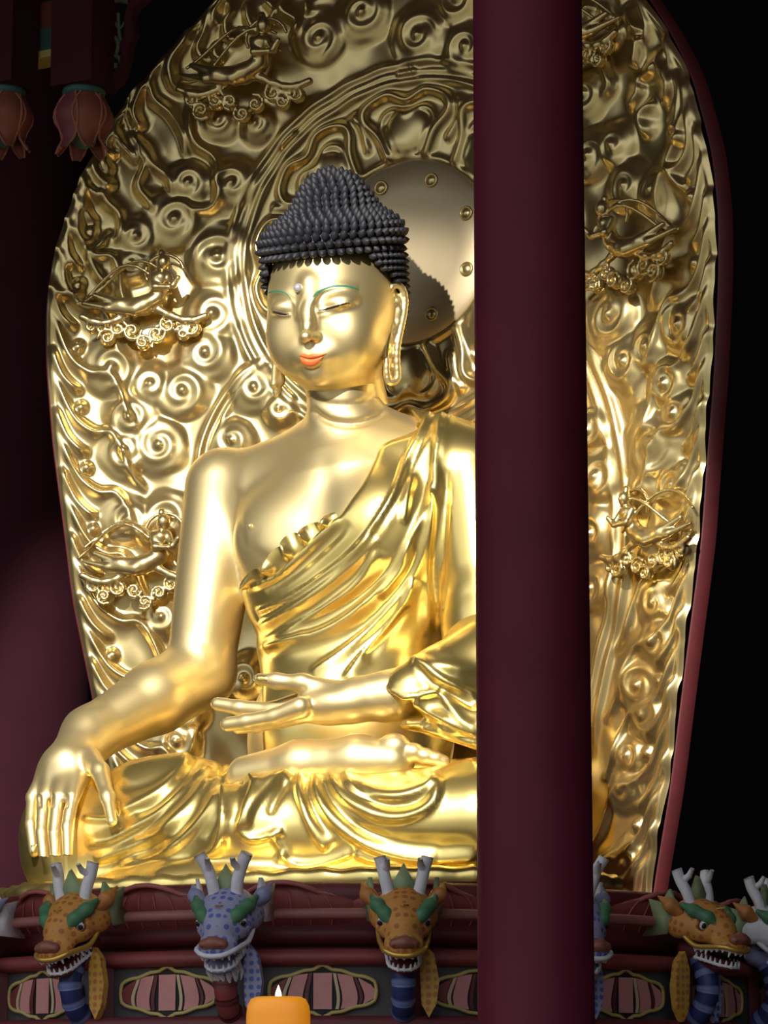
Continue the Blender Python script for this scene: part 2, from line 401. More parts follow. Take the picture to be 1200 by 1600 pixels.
    for L in ([(990, 30), (960, 160), (930, 240), (960, 290), (1000, 310)], [(870, 120), (880, 200), (800, 290), (810, 400), (870, 450)],
              [(770, 240), (760, 310), (710, 370), (720, 470), (800, 540), (860, 640), (880, 750)], [(650, 370), (640, 420), (610, 500), (640, 580), (690, 610)],
              [(620, 610), (640, 660), (690, 720), (720, 780), (790, 840), (810, 900), (820, 940)], [(640, 680), (680, 780), (650, 880), (700, 950), (740, 1000)],
              [(570, 470), (540, 560), (550, 650), (620, 740), (650, 780)], [(480, 590), (500, 690), (550, 750)], [(440, 750), (450, 820), (500, 870), (550, 880)],
              [(480, 880), (500, 950), (560, 1010), (570, 1080), (550, 1150)], [(400, 700), (390, 800), (390, 860), (480, 950)], [(330, 860), (350, 920), (400, 1000)],
              [(290, 1000), (340, 1080), (410, 1140), (460, 1110)], [(520, 1080), (470, 1150), (420, 1200), (450, 1280), (520, 1370)], [(240, 1150), (290, 1200), (330, 1270)],
              [(215, 1330), (260, 1370), (310, 1390), (400, 1380)], [(900, 470), (890, 560), (920, 680), (1000, 740), (1030, 800), (1020, 850), (1040, 900), (1010, 970), (940, 990), (870, 960), (820, 930)],
              [(1160, 0), (1170, 90), (1200, 160)], [(1060, 0), (1090, 60), (1060, 120), (1080, 190), (1150, 200)], [(1020, 200), (1010, 260), (1050, 300)],
              [(1240, 0), (1290, 60), (1260, 130)], [(1340, 0), (1330, 60), (1400, 110), (1380, 180)], [(1440, 0), (1450, 80)]):
        F.append((Z2(L), .065, .024, .075, .2)); R.append((Z2(L), .040, .022, .028, .2))
    for L in ([(160, 30), (180, 100), (160, 150)], [(270, 120), (260, 200), (220, 260), (160, 290), (190, 400), (210, 480), (150, 570)], [(370, 200), (360, 300), (340, 380)],
              [(460, 330), (440, 400), (370, 450), (370, 520), (300, 620)], [(500, 260), (490, 350), (540, 430), (550, 500), (500, 600)], [(570, 390), (600, 480), (600, 600), (580, 690), (510, 740)],
              [(410, 770), (380, 650), (450, 560)], [(620, 720), (560, 850), (540, 930), (590, 1020), (640, 1060)], [(300, 20), (330, 120), (380, 190)], [(100, 20), (60, 90), (60, 170)]):
        F.append((Z5(L), .065, .075, .024, .2)); R.append((Z5(L), .040, .028, .022, .2))
    # flame tongues along the rim
    for sg in (-1, 1):
        z = .15; k = 0
        while z < 6.9:
            w = wid(z); k += 1; j = RNG.uniform(.9, 1.1)
            def loc(n, t): zz = z-t*j; return (sg*(wid(min(max(zz, -.1), 7.2))-.035-n*j), zz)
            short = [(0, -.12), (.03, 0), (.07, .10), (.14, .18), (.20, .20)]
            long = [(0, -.15), (.06, .03), (.13, .18), (.24, .27), (.36, .28), (.43, .40), (.47, .56), (.56, .70)]
            L = [loc(n, t) for n, t in (long if k % 2 else short)]
            a = (.075, .022) if sg < 0 else (.022, .075)
            if z < 4.9 or not k % 2:
                F.append((L, .060, a[0], a[1], .2)); R.append((L, .042, .024, .024, .2))
            if k % 2 and z < 4.9: e = loc(.17, .10); domes.append((e[0], e[1], .045, .05))
            z += .215 if z < 4.6 else .17
        zs = np.linspace(-.05, 7.1, 80); R.append(([(sg*(wid(q)-.03), q) for q in zs], .03, .02, .02, 0))
        R.append(([(sg*(wid(q)-.075), q) for q in zs], .012, .012, .012, 0))
    return R, F, domes
def build_mandorla():
    nz, ns = 640, 470
    zz = np.linspace(-.01, 7.2, nz); u = np.linspace(-1, 1, ns)
    Z, U = np.meshgrid(zz, u, indexing='ij'); S = U*wid(Z)
    P2 = np.stack([S.ravel(), Z.ravel()], 1); R, F, D = mandorla_strokes()
    H = stroke_field(P2, R, 'max', .012)
    H = np.maximum(H, 0)+np.minimum(stroke_field(P2, F, 'sum', .012), .09)*.55
    HD = np.zeros(len(P2))
    for x, z, r, h in D:
        I = np.where((np.abs(P2[:, 0]-x) < 1.6*r) & (np.abs(P2[:, 1]-z) < 1.6*r))[0]
        d2 = ((P2[I]-[x, z])**2).sum(1)/r**2; HD[I] = np.maximum(HD[I], h*np.clip(1-d2, 0, 1)**.4)
    H = np.maximum(H, HD)+.45*np.minimum(H, HD)
    n = sum(np.sin(P2[:, 0]*a+P2[:, 1]*b+c)*.004 for a, b, c in ((9, 5, 1), (-6, 11, 2), (15, -8, 0), (-17, -13, 4), (23, 6, 3)))
    rho = np.hypot(P2[:, 0], P2[:, 1]-HZ); H = H+n*(rho > .66)
    G_ = H.reshape(nz, ns)
    for _ in range(3):
        for ax in (0, 1): p = np.concatenate([np.take(G_, [0], ax), G_, np.take(G_, [-1], ax)], ax); G_ = .25*np.take(p, range(0, G_.shape[ax]), ax)+.5*G_+.25*np.take(p, range(2, G_.shape[ax]+2), ax)
    H = G_.ravel(); V = mpos(P2[:, 0], P2[:, 1], H)
    I = np.arange(nz*ns).reshape(nz, ns); Q = np.stack([I[:-1, :-1], I[:-1, 1:], I[1:, 1:], I[1:, :-1]], -1).reshape(-1, 4)
    V = lap(V, Q, .0)
    root = empty('gilded_mandorla', (0, 0, ZP))
    tag(root, 'tall gold relief mandorla with flames and cloud curls behind the seated statue', 'mandorla')
    mesh_obj('relief_panel', V, Q, G_MAND, root)
    # smooth halo disc with studs
    t = np.linspace(0, 2*math.pi, 97)[:-1]; mb = MB(); rings = [0, .2, .4, .6, .64]; hh = [.03, .03, .03, .03, .0]
    Vd = [mpos(0, HZ, .03)]
    for r_, h_ in zip(rings[1:], hh[1:]): Vd += list(mpos(r_*np.sin(t), HZ+r_*np.cos(t), h_))
    Fd = [(0, 1+k, 1+(k+1) % 96) for k in range(96)]
    for i in range(3): Fd += [(1+i*96+k, 1+(i+1)*96+k, 1+(i+1)*96+(k+1) % 96, 1+i*96+(k+1) % 96) for k in range(96)]
    mesh_obj('halo_disc', Vd, Fd, G_MDISC, root)
    for k in range(8):
        a = math.radians(22.5+45*k); c = (.50*math.sin(a), HZ+.50*math.cos(a)); m = MB()
        ring = [mpos(c[0]+.042*math.sin(q), c[1]+.042*math.cos(q), .035) for q in t[::4]]
        m.tube(ring, .009, 8, True); p = mpos(*c, .03); m.sphere(p, (.036, .016, .036)); m.build('halo_stud', G_MAND, root)
    # dark timber back and edge
    m = MB(); zz = np.linspace(-.01, 7.2, 90)
    side = [(-wid(z), z) for z in zz]+[(wid(z), z) for z in zz[::-1]]; s_, z_ = np.array(side).T
    Vf = np.vstack([mpos(s_, z_, 0), mpos(s_+np.sign(s_)*.012, z_, -.005), mpos(s_+np.sign(s_)*.012, z_, -.11)]); n = len(side)
    Ff = [(i*n+k, i*n+k+1, (i+1)*n+k+1, (i+1)*n+k) for i in range(2) for k in range(n-1)]; m.add(Vf, Ff)
    Z, U = np.meshgrid(zz, np.linspace(-1, 1, 40), indexing='ij'); Vb = mpos((U*wid(Z)).ravel(), Z.ravel(), -.11)
    m.add(Vb, [(i*40+j, (i+1)*40+j, (i+1)*40+j+1, i*40+j+1) for i in range(89) for j in range(39)])
    o = m.build('back_frame', M_DRED, root); o['label'] = 'dark red timber back and edge'
    return root
MAND = build_mandorla()
def flying_figure(px, py, flip, seed, sc=1.):
    """small gilded heavenly figure riding a bank of clouds, standing off the relief"""
    rg = np.random.default_rng(seed); s0, z0 = M2(px, py); g = Grid((-.52, -.24, -.40), (.52, .12, .36), .0085)
    f = flip
    def p(x, z, w=0): return (x*f, -.06-w, z)
    g.cone(p(.10, .02, .05), p(.12, .14, .07), .045, .060, .03); g.cone(p(.12, .14, .07), p(.13, .20, .08), .024, .022, .015)
    g.ell(p(.14, .245, .085), (.046, .048, .056), .01); g.ell(p(.125, .305, .08), (.026, .026, .034), .012)
    for a in (-1, 1):
        g.chain([p(.12+.05*a, .16, .08), p(.15+.06*a, .07, .12), p(.22+.03*a, .09+.03*a, .14)], [.026, .022, .018], .015)
    g.chain([p(.10, .02, .03), p(.0, -.04, .05), p(-.16, -.03, .05), p(-.34, .05, .03)], [.060, .062, .045, .018], .03)
    g.chain([p(.08, .0, .06), p(-.05, -.07, .07), p(-.24, -.05, .05), p(-.42, .0, .02)], [.04, .045, .03, .01], .02)
    tt = np.linspace(0, 1, 12)
    for k in range(2):
        a, b, c = rg.uniform(-.05, .05, 3)
        g.chain([p(.2-.62*t+a, .10+.14*math.sin(t*4.2+b*20)+.03*k, .03+.05*math.sin(t*5+k)) for t in tt], .011, .006)
    g.chain([p(.13+.13*math.cos(t), .20+.12*math.sin(t), .0) for t in np.linspace(.2, 3.6, 10)], .012, .004)
    for k in range(9):
        x = -.34+.085*k+rg.uniform(-.02, .02); z = -.17-.05*math.sin(k*1.9)-.07*math.sin(math.pi*k/8); r = rg.uniform(.050, .068); h = 1 if k % 2 else -1
        a = rg.uniform(0, 6)+h*np.linspace(0, 8.5, 14); q = r*np.linspace(.2, 1, 14)
        g.chain([p(x+q_*math.cos(a_), z+q_*math.sin(a_), .04) for q_, a_ in zip(q, a)], .012, .004); g.ell(p(x, z, .0), (r*.9, .035, r*.9), .01)
    g.chain([p(-.42+.84*t, -.10-.05*math.sin(t*9), .04) for t in tt], .024, .02)
    V, Q = g.mesh(1); V = V*sc
    a = s0/RM; ca, sa = math.cos(-a), math.sin(-a); c = mpos(s0, z0, .05)
    X = V[:, 0]*ca-V[:, 1]*sa+c[0]; Y = V[:, 0]*sa+V[:, 1]*ca+c[1]
    o = mesh_obj('flying_figure', np.stack([X, Y, V[:, 2]+c[2]], 1), Q, G_MAND, MAND); o['label'] = 'gold heavenly figure riding clouds in high relief'
for a in ((392, 118, 1, 1, 1.12), (232, 478, 1, 2, 1.02), (232, 880, 1, 3, 1.0), (1000, 385, -1, 4, .98), (1032, 835, -1, 5, .9), (905, 60, -1, 6, 1.)): flying_figure(*a)

# ------------------------------------------------------------------ the seated statue
ST = empty('seated_buddha_statue', (0, 0, ZP))
tag(ST, 'large gilded seated Buddha statue with black curled hair and draped robe', 'statue')
def torso(g, o=0.):
    g.ell((0, -.05, 1.05), (.66+o, .50+o, .62+o), .2)
    g.ell((0, 0, 2.15), (.74+o, .47+o, .85+o), .25)
    g.cone((-.62, .04, 2.66), (.62, .04, 2.66), .29+o, None, .2)
    g.cone((0, .03, 2.78), (-.02, .0, 3.02), .36+o, .24+o, .22)
    for s in (-1, 1): g.cone((s*.17-.02, .05, 2.96), (s*.66, .04, 2.80), .20+o, .20+o, .18)
    for s in (-1, 1): g.ell((s*.33, -.25, 2.33), (.36+o, .235+o, .32+o), .14)
    return g
def build_body():
    g = torso(Grid((-2.1, -1.75, .25), (1.5, .65, 3.45), .0145))
    g.cone((0, -.02, 2.85), (-.02, -.12, 3.40), .245, .225, .06)
    # right arm, reaching down over the knee
    sh = A(352, 762, .02); elb = A(312, 1052, -.12); wr = A(140, 1148, -.86)
    g.cone(sh, elb, .265, .215, .10); g.cone(elb, elb+(wr-elb)*.4, .235, .225, .06); g.cone(elb+(wr-elb)*.4, wr, .225, .165, .06)
    kn = [A(52, 1246, -1.24), A(69, 1247, -1.30), A(91, 1246, -1.33), A(113, 1246, -1.33)]
    mid = A(108, 1195, -1.10); g.cone(wr, mid, .165, .155, .08); g.ell(A(98, 1212, -1.14), (.17, .12, .16), .08)
    for q, a in zip(kn, (-.09, -.03, .03, .08)): g.cone(mid+[a, .0, 0], q, .085, .050, .05)
    tips = [A(53, 1332, -1.36), A(70, 1357, -1.43), A(88, 1362, -1.46), A(106, 1340, -1.45)]
    for q, t in zip(kn, tips):
        m = (q+t)/2+[-.0, -.03, 0]; g.chain([q, m, t], [.043, .037, .031], .012)
    g.chain([A(140, 1185, -1.10), A(156, 1205, -1.22), A(168, 1245, -1.34), A(175, 1284, -1.42)], [.075, .055, .043, .032], .035)
    # left forearm and open palm on the lap
    el2 = (1.05, -.35, 1.35); w2 = A(610, 1088, -1.02)
    g.cone(el2, w2, .23, .145, .08); p1 = A(560, 1092, -1.10); p2 = A(505, 1103, -1.18)
    g.cone(w2, p1, .145, .135, .05); g.ell(A(520, 1102, -1.14), (.26, .15, .12), .06)
    g.chain([A(520, 1082, -1.15), A(472, 1067, -1.22), A(432, 1064, -1.25), A(405, 1061, -1.27)], [.075, .052, .044, .036], .04)
    F = [[(470, 1105), (430, 1120), (385, 1128), (355, 1132)], [(470, 1098), (425, 1110), (375, 1106), (340, 1100)],
         [(480, 1112), (440, 1124), (400, 1132), (372, 1136)]]
    for i, L in enumerate(F):
        Y = (-1.30, -1.10, -1.20)[i]; g.chain([A(x, y, Y-.01*k) for k, (x, y) in enumerate(L)], [.066, .052, .048, .043], .02)
    # right foot, sole up on the left thigh
    fo = [(385, 1212, -1.12, .12), (470, 1196, -1.14, .145), (560, 1190, -1.12, .15), (615, 1190, -1.10, .125)]
    P = [A(x, y, Y) for x, y, Y, r in fo]; g.chain(P, [f[3] for f in fo], .06)
    for k, (x, y, r) in enumerate(((616, 1168, .085), (645, 1176, .060), (664, 1182, .052), (680, 1186, .046), (692, 1190, .04))):
        g.ell(A(x, y, -1.13+.02*k), (r*1.2, r, r), .012)
    V, Q = g.mesh(2)
    S = [([(484, 640), (515, 658), (560, 660), (605, 642)], -.028, 5, 5, .1),
         ([(486, 622), (520, 632), (560, 630), (598, 612)], -.012, 5, 5, .1),
         ([(372, 760), (374, 810), (384, 860)], -.008, 5, 7, .3),
         ([(262, 1006), (290, 1000), (318, 1018), (326, 1040)], .005, 8, 14, .3),
         ([(500, 700), (510, 760), (512, 820)], -.012, 18, 18, .3), ([(394, 842), (430, 862), (480, 855), (505, 830)], .012, 22, 10, .3),
         ([(60, 1240), (62, 1262)], -.02, 3, 3, .1), ([(80, 1240), (80, 1262)], -.02, 3, 3, .1), ([(102, 1240), (102, 1262)], -.02, 3, 3, .1)]
    V = sculpt(V, Q, S, 1)
    return V, Q
BV, BQ = build_body()

# head, in its own frame, then tipped forward
HP = math.radians(15); HC = np.array([-.010, -.20, 3.75])
RH = np.array([[1, 0, 0], [0, math.cos(HP), -math.sin(HP)], [0, math.sin(HP), math.cos(HP)]])
_rz = math.radians(7.5); _ry = math.radians(0); RH = np.array([[math.cos(_ry), 0, math.sin(_ry)], [0, 1, 0], [-math.sin(_ry), 0, math.cos(_ry)]])@RH; RH = np.array([[math.cos(_rz), -math.sin(_rz), 0], [math.sin(_rz), math.cos(_rz), 0], [0, 0, 1]])@RH
def hloc(v): return np.asarray(v, float)@RH.T+HC
def build_head():
    g = Grid((-.52, -.72, -.60), (.52, .60, .75), .0082)
    g.ell((0, .04, .14), (.425, .45, .48), .02); g.ell((0, -.08, -.07), (.385, .375, .38), .12)
    g.ell((0, -.19, -.25), (.29, .235, .19), .12); g.ell((0, -.37, -.355), (.085, .07, .06), .08)
    for s in (-1, 1):
        g.ell((s*.20, -.26, -.13), (.16, .17, .19), .10)
        g.ell((s*.175, -.475, .145), (.12, .045, .04), .07, sub=True)
        g.ell((s*.172, -.350, .080), (.120, .10, .070), .035)
    g.cone((0, -.400, .22), (0, -.495, -.05), .030, .036, .085)
    g.ell((0, -.545, -.115), (.040, .036, .036), .045)
    for s in (-1, 1): g.ell((s*.042, -.480, -.124), (.026, .036, .022), .03)
    g.ell((0, -.42, -.235), (.13, .075, .075), .07)
    g.cone((0, -.02, -.25), (0, .12, -.60), .25, .25, .08)
    V, Q = g.mesh(2); V = hloc(V)
    c1 = lambda L: crop(3.158, 380, 250, L)
    S = [(c1([(335, 800), (328, 740), (345, 690), (385, 652), (440, 635), (500, 630), (570, 645)]), .014, 10, 4, .2),
         (c1([(270, 800), (268, 740), (250, 700), (215, 665), (170, 655), (125, 665)]), .013, 4, 9, .2),
         (c1([(355, 750), (400, 742), (450, 728), (490, 708), (535, 708)]), .008, 2.5, 2.5, .1),
         (c1([(365, 768), (410, 762), (460, 742), (500, 722)]), .005, 4, 4, .2),
         (c1([(140, 748), (175, 764), (205, 768), (240, 762)]), .008, 2.5, 2.5, .1),
         (c1([(270, 1010), (310, 1032), (350, 1030), (395, 1000)]), -.008, 5, 5, .2),
         (c1([(330, 1115), (420, 1140), (520, 1130), (620, 1090), (680, 1030)]), .008, 10, 6, .2),
         (c1([(300, 925), (330, 945)]), -.003, 4, 4, .2)]
    V = sculpt(V, Q, S, 1)
    return V, Q
HV, HQ = build_head()
nB = len(BV)
BODY = mesh_obj('body', np.vstack([BV, HV]), np.vstack([BQ, HQ+nB]), G_SKIN, ST)
def bvh(V, Q): return BVHTree.FromPolygons([tuple(v) for v in V.tolist()], Q.tolist())
TH_HEAD = bvh(HV, HQ); TH_BODY = bvh(BV, BQ)
o0 = Vector((CAM-[0, 0, ZP]).tolist())
def hit(T, px, py, off=0.):
    d = Vector(rayd(px, py).tolist()).normalized(); l, n, i, dist = T.ray_cast(o0, d)
    if l is None: return None
    return np.array(l)+np.array(n)*off
def patch(T, top, bot, m, name, parent, off=.004, bulge=.006, n=24, k=6):
    """a thin raised skin between two traced curves, laid on the surface behind them"""
    a = spline(top, 1.); b = spline(bot, 1.)
    a = a[np.linspace(0, len(a)-1, n).astype(int)]; b = b[np.linspace(0, len(b)-1, n).astype(int)]; V = []
    for i in range(n):
        for j in range(k+1):
            t = j/k; q = a[i]*(1-t)+b[i]*t; edge = math.sin(math.pi*t)**.6*math.sin(math.pi*i/(n-1))**.5
            p = hit(T, q[0], q[1], off*(-.6+1.6*min(1, edge*2))+bulge*edge)
            V.append(p if p is not None else (V[-1] if V else HC))
    Fc = [(i*(k+1)+j, i*(k+1)+j+1, (i+1)*(k+1)+j+1, (i+1)*(k+1)+j) for i in range(n-1) for j in range(k)]
    return mesh_obj(name, V, Fc, m, parent)
c1 = lambda L: crop(3.158, 380, 250, L)
def dress_face():
    o = patch(TH_HEAD, c1([(275, 962), (300, 956), (322, 962), (345, 956), (375, 958), (412, 954)]), c1([(276, 966), (300, 974), (330, 980), (360, 976), (390, 966), (412, 957)]), M_LIP, 'upper_lip', ST, .003, .010)
    o['label'] = 'orange-red upper lip'
    o = patch(TH_HEAD, c1([(280, 972), (305, 978), (330, 983), (360, 978), (398, 966)]), c1([(281, 976), (295, 1004), (325, 1019), (360, 1010), (398, 970)]), M_LIP, 'lower_lip', ST, .003, .014)
    o['label'] = 'orange-red lower lip'
    o = patch(TH_HEAD, c1([(335, 672), (365, 643), (410, 622), (460, 612), (520, 616), (578, 638)]), c1([(342, 689), (373, 664), (413, 642), (460, 632), (520, 634), (577, 646)]), M_GREEN, 'eyebrow', ST, .005, .0, 30, 2); o['label'] = 'thin green painted eyebrow'
    o = patch(TH_HEAD, c1([(118, 652), (150, 641), (185, 642), (215, 655), (240, 685)]), c1([(119, 664), (150, 654), (185, 656), (214, 669), (238, 697)]), M_GREEN, 'eyebrow', ST, .005, .0, 30, 2); o['label'] = 'thin green painted eyebrow'
    o = patch(TH_HEAD, c1([(365, 742), (400, 730), (445, 716), (490, 702), (532, 702)]), c1([(366, 745), (400, 748), (445, 740), (490, 721), (531, 709)]), M_DARK, 'eye', ST, .009, .0, 20, 2); o['label'] = 'narrow half-closed dark eye'
    o = patch(TH_HEAD, c1([(145, 743), (175, 748), (205, 754), (232, 757)]), c1([(146, 748), (175, 763), (205, 768), (231, 762)]), M_DARK, 'eye', ST, .009, .0, 20, 2); o['label'] = 'narrow half-closed dark eye'
    p = hit(TH_HEAD, 468, 450, .008); MB().sphere(p, .030, 16).build('forehead_jewel', M_PEARL, ST)['label'] = 'round grey crystal on the forehead'
    p = hit(TH_BODY, 391, 822, .0)
    if p is not None: MB().sphere(p, .018, 12).build('nipple', G_SKIN, ST)
    # nails
    for (x, y) in ((53, 1330), (71, 1356), (88, 1362), (106, 1337)):
        q = hit(TH_BODY, x, y)
        if q is not None and q[1] < -1.2:
            patch(TH_BODY, [(x-5, y-10), (x, y-11), (x+5, y-10)], [(x-5, y+4), (x, y+7), (x+5, y+4)], G_ROBE, 'fingernail', ST, .003, .003, 8, 6)
    patch(TH_BODY, [(400, 1055), (408, 1054), (418, 1055)], [(400, 1065), (408, 1067), (418, 1065)], G_ROBE, 'fingernail', ST, .003, .003, 10, 6)
dress_face()
def build_ears():
    # near ear: plane running outwards and back from the temple
    e0 = hloc((.425, .0, 0)); n = RH@np.array([.80, -.60, 0.])
    g = Grid(e0-[.35, .35, .60], e0+[.35, .40, .55], .0068)
    def q(u, v, o=0.): x, y = c1([(u, v)])[0]; return onplane(x, y, e0, n)+n*o
    rim = [(700, 700), (712, 650), (745, 615), (778, 635), (792, 690), (786, 760), (772, 830), (758, 900), (752, 960), (754, 1030), (755, 1075), (735, 1098), (712, 1092), (702, 1050), (702, 990)]
    P = spline([q(u, v, .015) for u, v in rim], .03); g.chain(P, .021, .01)
    ins = [(708, 700), (704, 780), (722, 830), (716, 870), (704, 930), (702, 990)]; g.chain([q(u, v) for u, v in ins], .022, .015)
    g.chain([q(722, 760, .01), q(735, 712, .01), q(760, 705, .01), q(768, 745, .01), q(760, 800, .01), q(742, 850, .01), q(730, 900, .0)], .014, .012)
    g.chain([q(708, 735), q(730, 738)], .014, .01); g.ell(q(722, 815, .01), (.022, .02, .03), .015)
    back = [(715, 670), (740, 660), (765, 690), (760, 760), (745, 820), (728, 880), (726, 950), (728, 1020), (730, 1070)]
    g.chain([q(u, v, -.03) for u, v in back], [.03, .035, .04, .045, .04, .034, .028, .024, .024], .02)
    V, Q = g.mesh(1); mesh_obj('ear', V, Q, G_SKIN, ST)
    # far ear
    e1 = hloc((-.40, .02, 0)); g = Grid(e1-[.35, .25, .60], e1+[.25, .40, .55], .0085)
    def w(y, z, x=0.): return hloc((-.425-x, y, z))
    g.chain([w(-.02, .10), w(.02, .20, .02), w(.10, .24, .05), w(.15, .16, .07), w(.14, .0, .07), w(.10, -.15, .05), w(.06, -.30, .04), w(.02, -.40, .03), w(-.04, -.40, .02), w(-.03, -.25), w(-.02, .0), w(-.02, .1)], .022, .01)
    g.chain([w(.05, .15), w(.07, 0), w(.03, -.2), w(0, -.38)], .04, .02); g.ell(w(-.0, -.43, .02), (.03, .035, .06), .02)
    V, Q = g.mesh(1); mesh_obj('ear', V, Q, G_SKIN, ST)
build_ears()
def build_hair():
    prof = [(.436, .325), (.452, .37), (.458, .42), (.445, .47), (.415, .515), (.37, .555), (.32, .59), (.285, .625), (.262, .665), (.238, .71), (.212, .76), (.178, .81), (.136, .86), (.08, .90), (.02, .925), (.0, .93)]
    prof = [(r*.985, .398+(z-.325)*(.925-.398)/(.93-.325)) for r, z in prof]
    m = MB(); PR = spline(prof, .01)
    # wrapped scalp
    def ring(r, z, a, yy=1.06): return (.012+r*math.cos(a), .03+.10*min(1, max(0, (z-.45)/.25))+r*math.sin(a)*yy, z)
    sc = [(r*.965, z) for r, z in prof]; n = 48; V = []; Fc = []
    for r, z in sc: V += [hloc(ring(r, z, 2*math.pi*k/n)) for k in range(n)]
    for i in range(len(sc)-1): Fc += [(i*n+k, i*n+(k+1) % n, (i+1)*n+(k+1) % n, (i+1)*n+k) for k in range(n)]
    # nape and temples
    low = [(.438, .35), (.438, .28), (.432, .12), (.41, -.02), (.36, -.16), (.30, -.26)]; AL = [-.50, -.45, .0, .15, .2, .25]; m0 = len(V)
    for (r, z), a0 in zip(low, AL): V += [hloc(ring(r, z, a0+(math.pi-2*a0)*k/n)) for k in range(n+1)]
    for i in range(len(low)-1): Fc += [(m0+i*(n+1)+k, m0+(i+1)*(n+1)+k, m0+(i+1)*(n+1)+k+1, m0+i*(n+1)+k+1) for k in range(n)]
    m.add(V, Fc)
    def knob(p, nrm, s):
        nrm = nrm/np.linalg.norm(nrm); u = np.cross(nrm, [0, 0, 1.]); u /= np.linalg.norm(u)+1e-9; w = np.cross(nrm, u); V = []; k = 8
        P = [(1.0, -.4), (1.04, .3), (.86, .9), (.50, 1.45), (.12, 1.8)]
        for r, h in P:
            for j in range(k): a = 2*math.pi*j/k; V.append(p+(u*math.cos(a)+w*math.sin(a))*r*s+nrm*h*s)
        V.append(p+nrm*1.85*s); Fc = [(i*k+j, i*k+(j+1) % k, (i+1)*k+(j+1) % k, (i+1)*k+j) for i in range(4) for j in range(k)]
        Fc += [(4*k+j, 4*k+(j+1) % k, 5*k) for j in range(k)]; return V, Fc
    L = np.concatenate([[0], np.cumsum(np.linalg.norm(np.diff(PR, axis=0), axis=1))]); row = 0; s = 0.
    rows = [(.0, None)]
    while s < L[-1]:
        r = np.interp(s, L, PR[:, 0]); z = np.interp(s, L, PR[:, 1]); r2 = np.interp(s+.01, L, PR[:, 0]); z2 = np.interp(s+.01, L, PR[:, 1])
        nr, nz_ = (z2-z), -(r2-r); q = math.hypot(nr, nz_)+1e-9; nr /= q; nz_ /= q
        n = max(1, int(2*math.pi*r/.057))
        for k in range(n):
            a = 2*math.pi*(k+.5*(row % 2))/n; up = float(np.interp(z, [.38, .45, .56], [-.10, .12, .45]))
            nn = np.array([nr*math.cos(a), nr*math.sin(a), nz_+up+.15]); p = np.array(ring(r, z, a))
            m.add(*knob(hloc(p), RH@nn, .0265))
        s += .048; row += 1
    z = .35
    while z > -.24:
        r = np.interp(z, [-.26, -.16, -.02, .12, .30], [.30, .36, .41, .432, .44]); t = (.28-z)/.5
        b0 = -.60+min(1, max(0, (.32-z)/.22))*.80; b1 = math.pi-b0; n = int((b1-b0)*r/.0455)
        for k in range(n+1):
            a = b0+(b1-b0)*(k+.5*(row % 2))/n
            nn = np.array([math.cos(a), math.sin(a), -.15]); m.add(*knob(hloc(ring(r, z, a)), RH@nn, .0225))
        z -= .040; row += 1
    m.build('hair_curls', M_HAIR, ST)['label'] = 'black snail-shell curls rising to a topknot'
build_hair()

# robe over the left shoulder and torso
T = lambda L: crop(2.609, 300, 600, L); LP = lambda L: crop(2.727, 320, 1000, L); LL = lambda L: crop(3, 0, 950, L)
def poly_sd(P, poly):
    """signed distance to a polygon, negative inside"""
    poly = np.asarray(poly, float); d = np.full(len(P), 1e9); ins = np.zeros(len(P), bool); n = len(poly)
    for i in range(n):
        a = poly[i]; b = poly[(i+1) % n]; e = b-a; w = P-a; t = np.clip((w@e)/(e@e), 0, 1)
        d = np.minimum(d, ((w-t[:, None]*e)**2).sum(1))
        c = ((a[1] <= P[:, 1]) & (P[:, 1] < b[1])) | ((b[1] <= P[:, 1]) & (P[:, 1] < a[1]))
        with np.errstate(divide='ignore', invalid='ignore'): xi = a[0]+(P[:, 1]-a[1])/(b[1]-a[1])*e[0]
        ins ^= c & (P[:, 0] < xi)
    return np.sqrt(d)*np.where(ins, -1, 1)
def mask(g, poly, k=.03):
    """trim a shape to an outline"""
    X, Y, Z = np.meshgrid(*g.ax, indexing='ij'); I = g.f < .12
    P = np.stack([X[I], Y[I], Z[I]+ZP], 1).astype(float); P2 = proj(P); sd = poly_sd(P2, poly)*.004
    g.f[I] = -smin(-g.f[I], -sd.astype(np.float32), k); g.f[~I] = np.maximum(g.f[~I], .1)
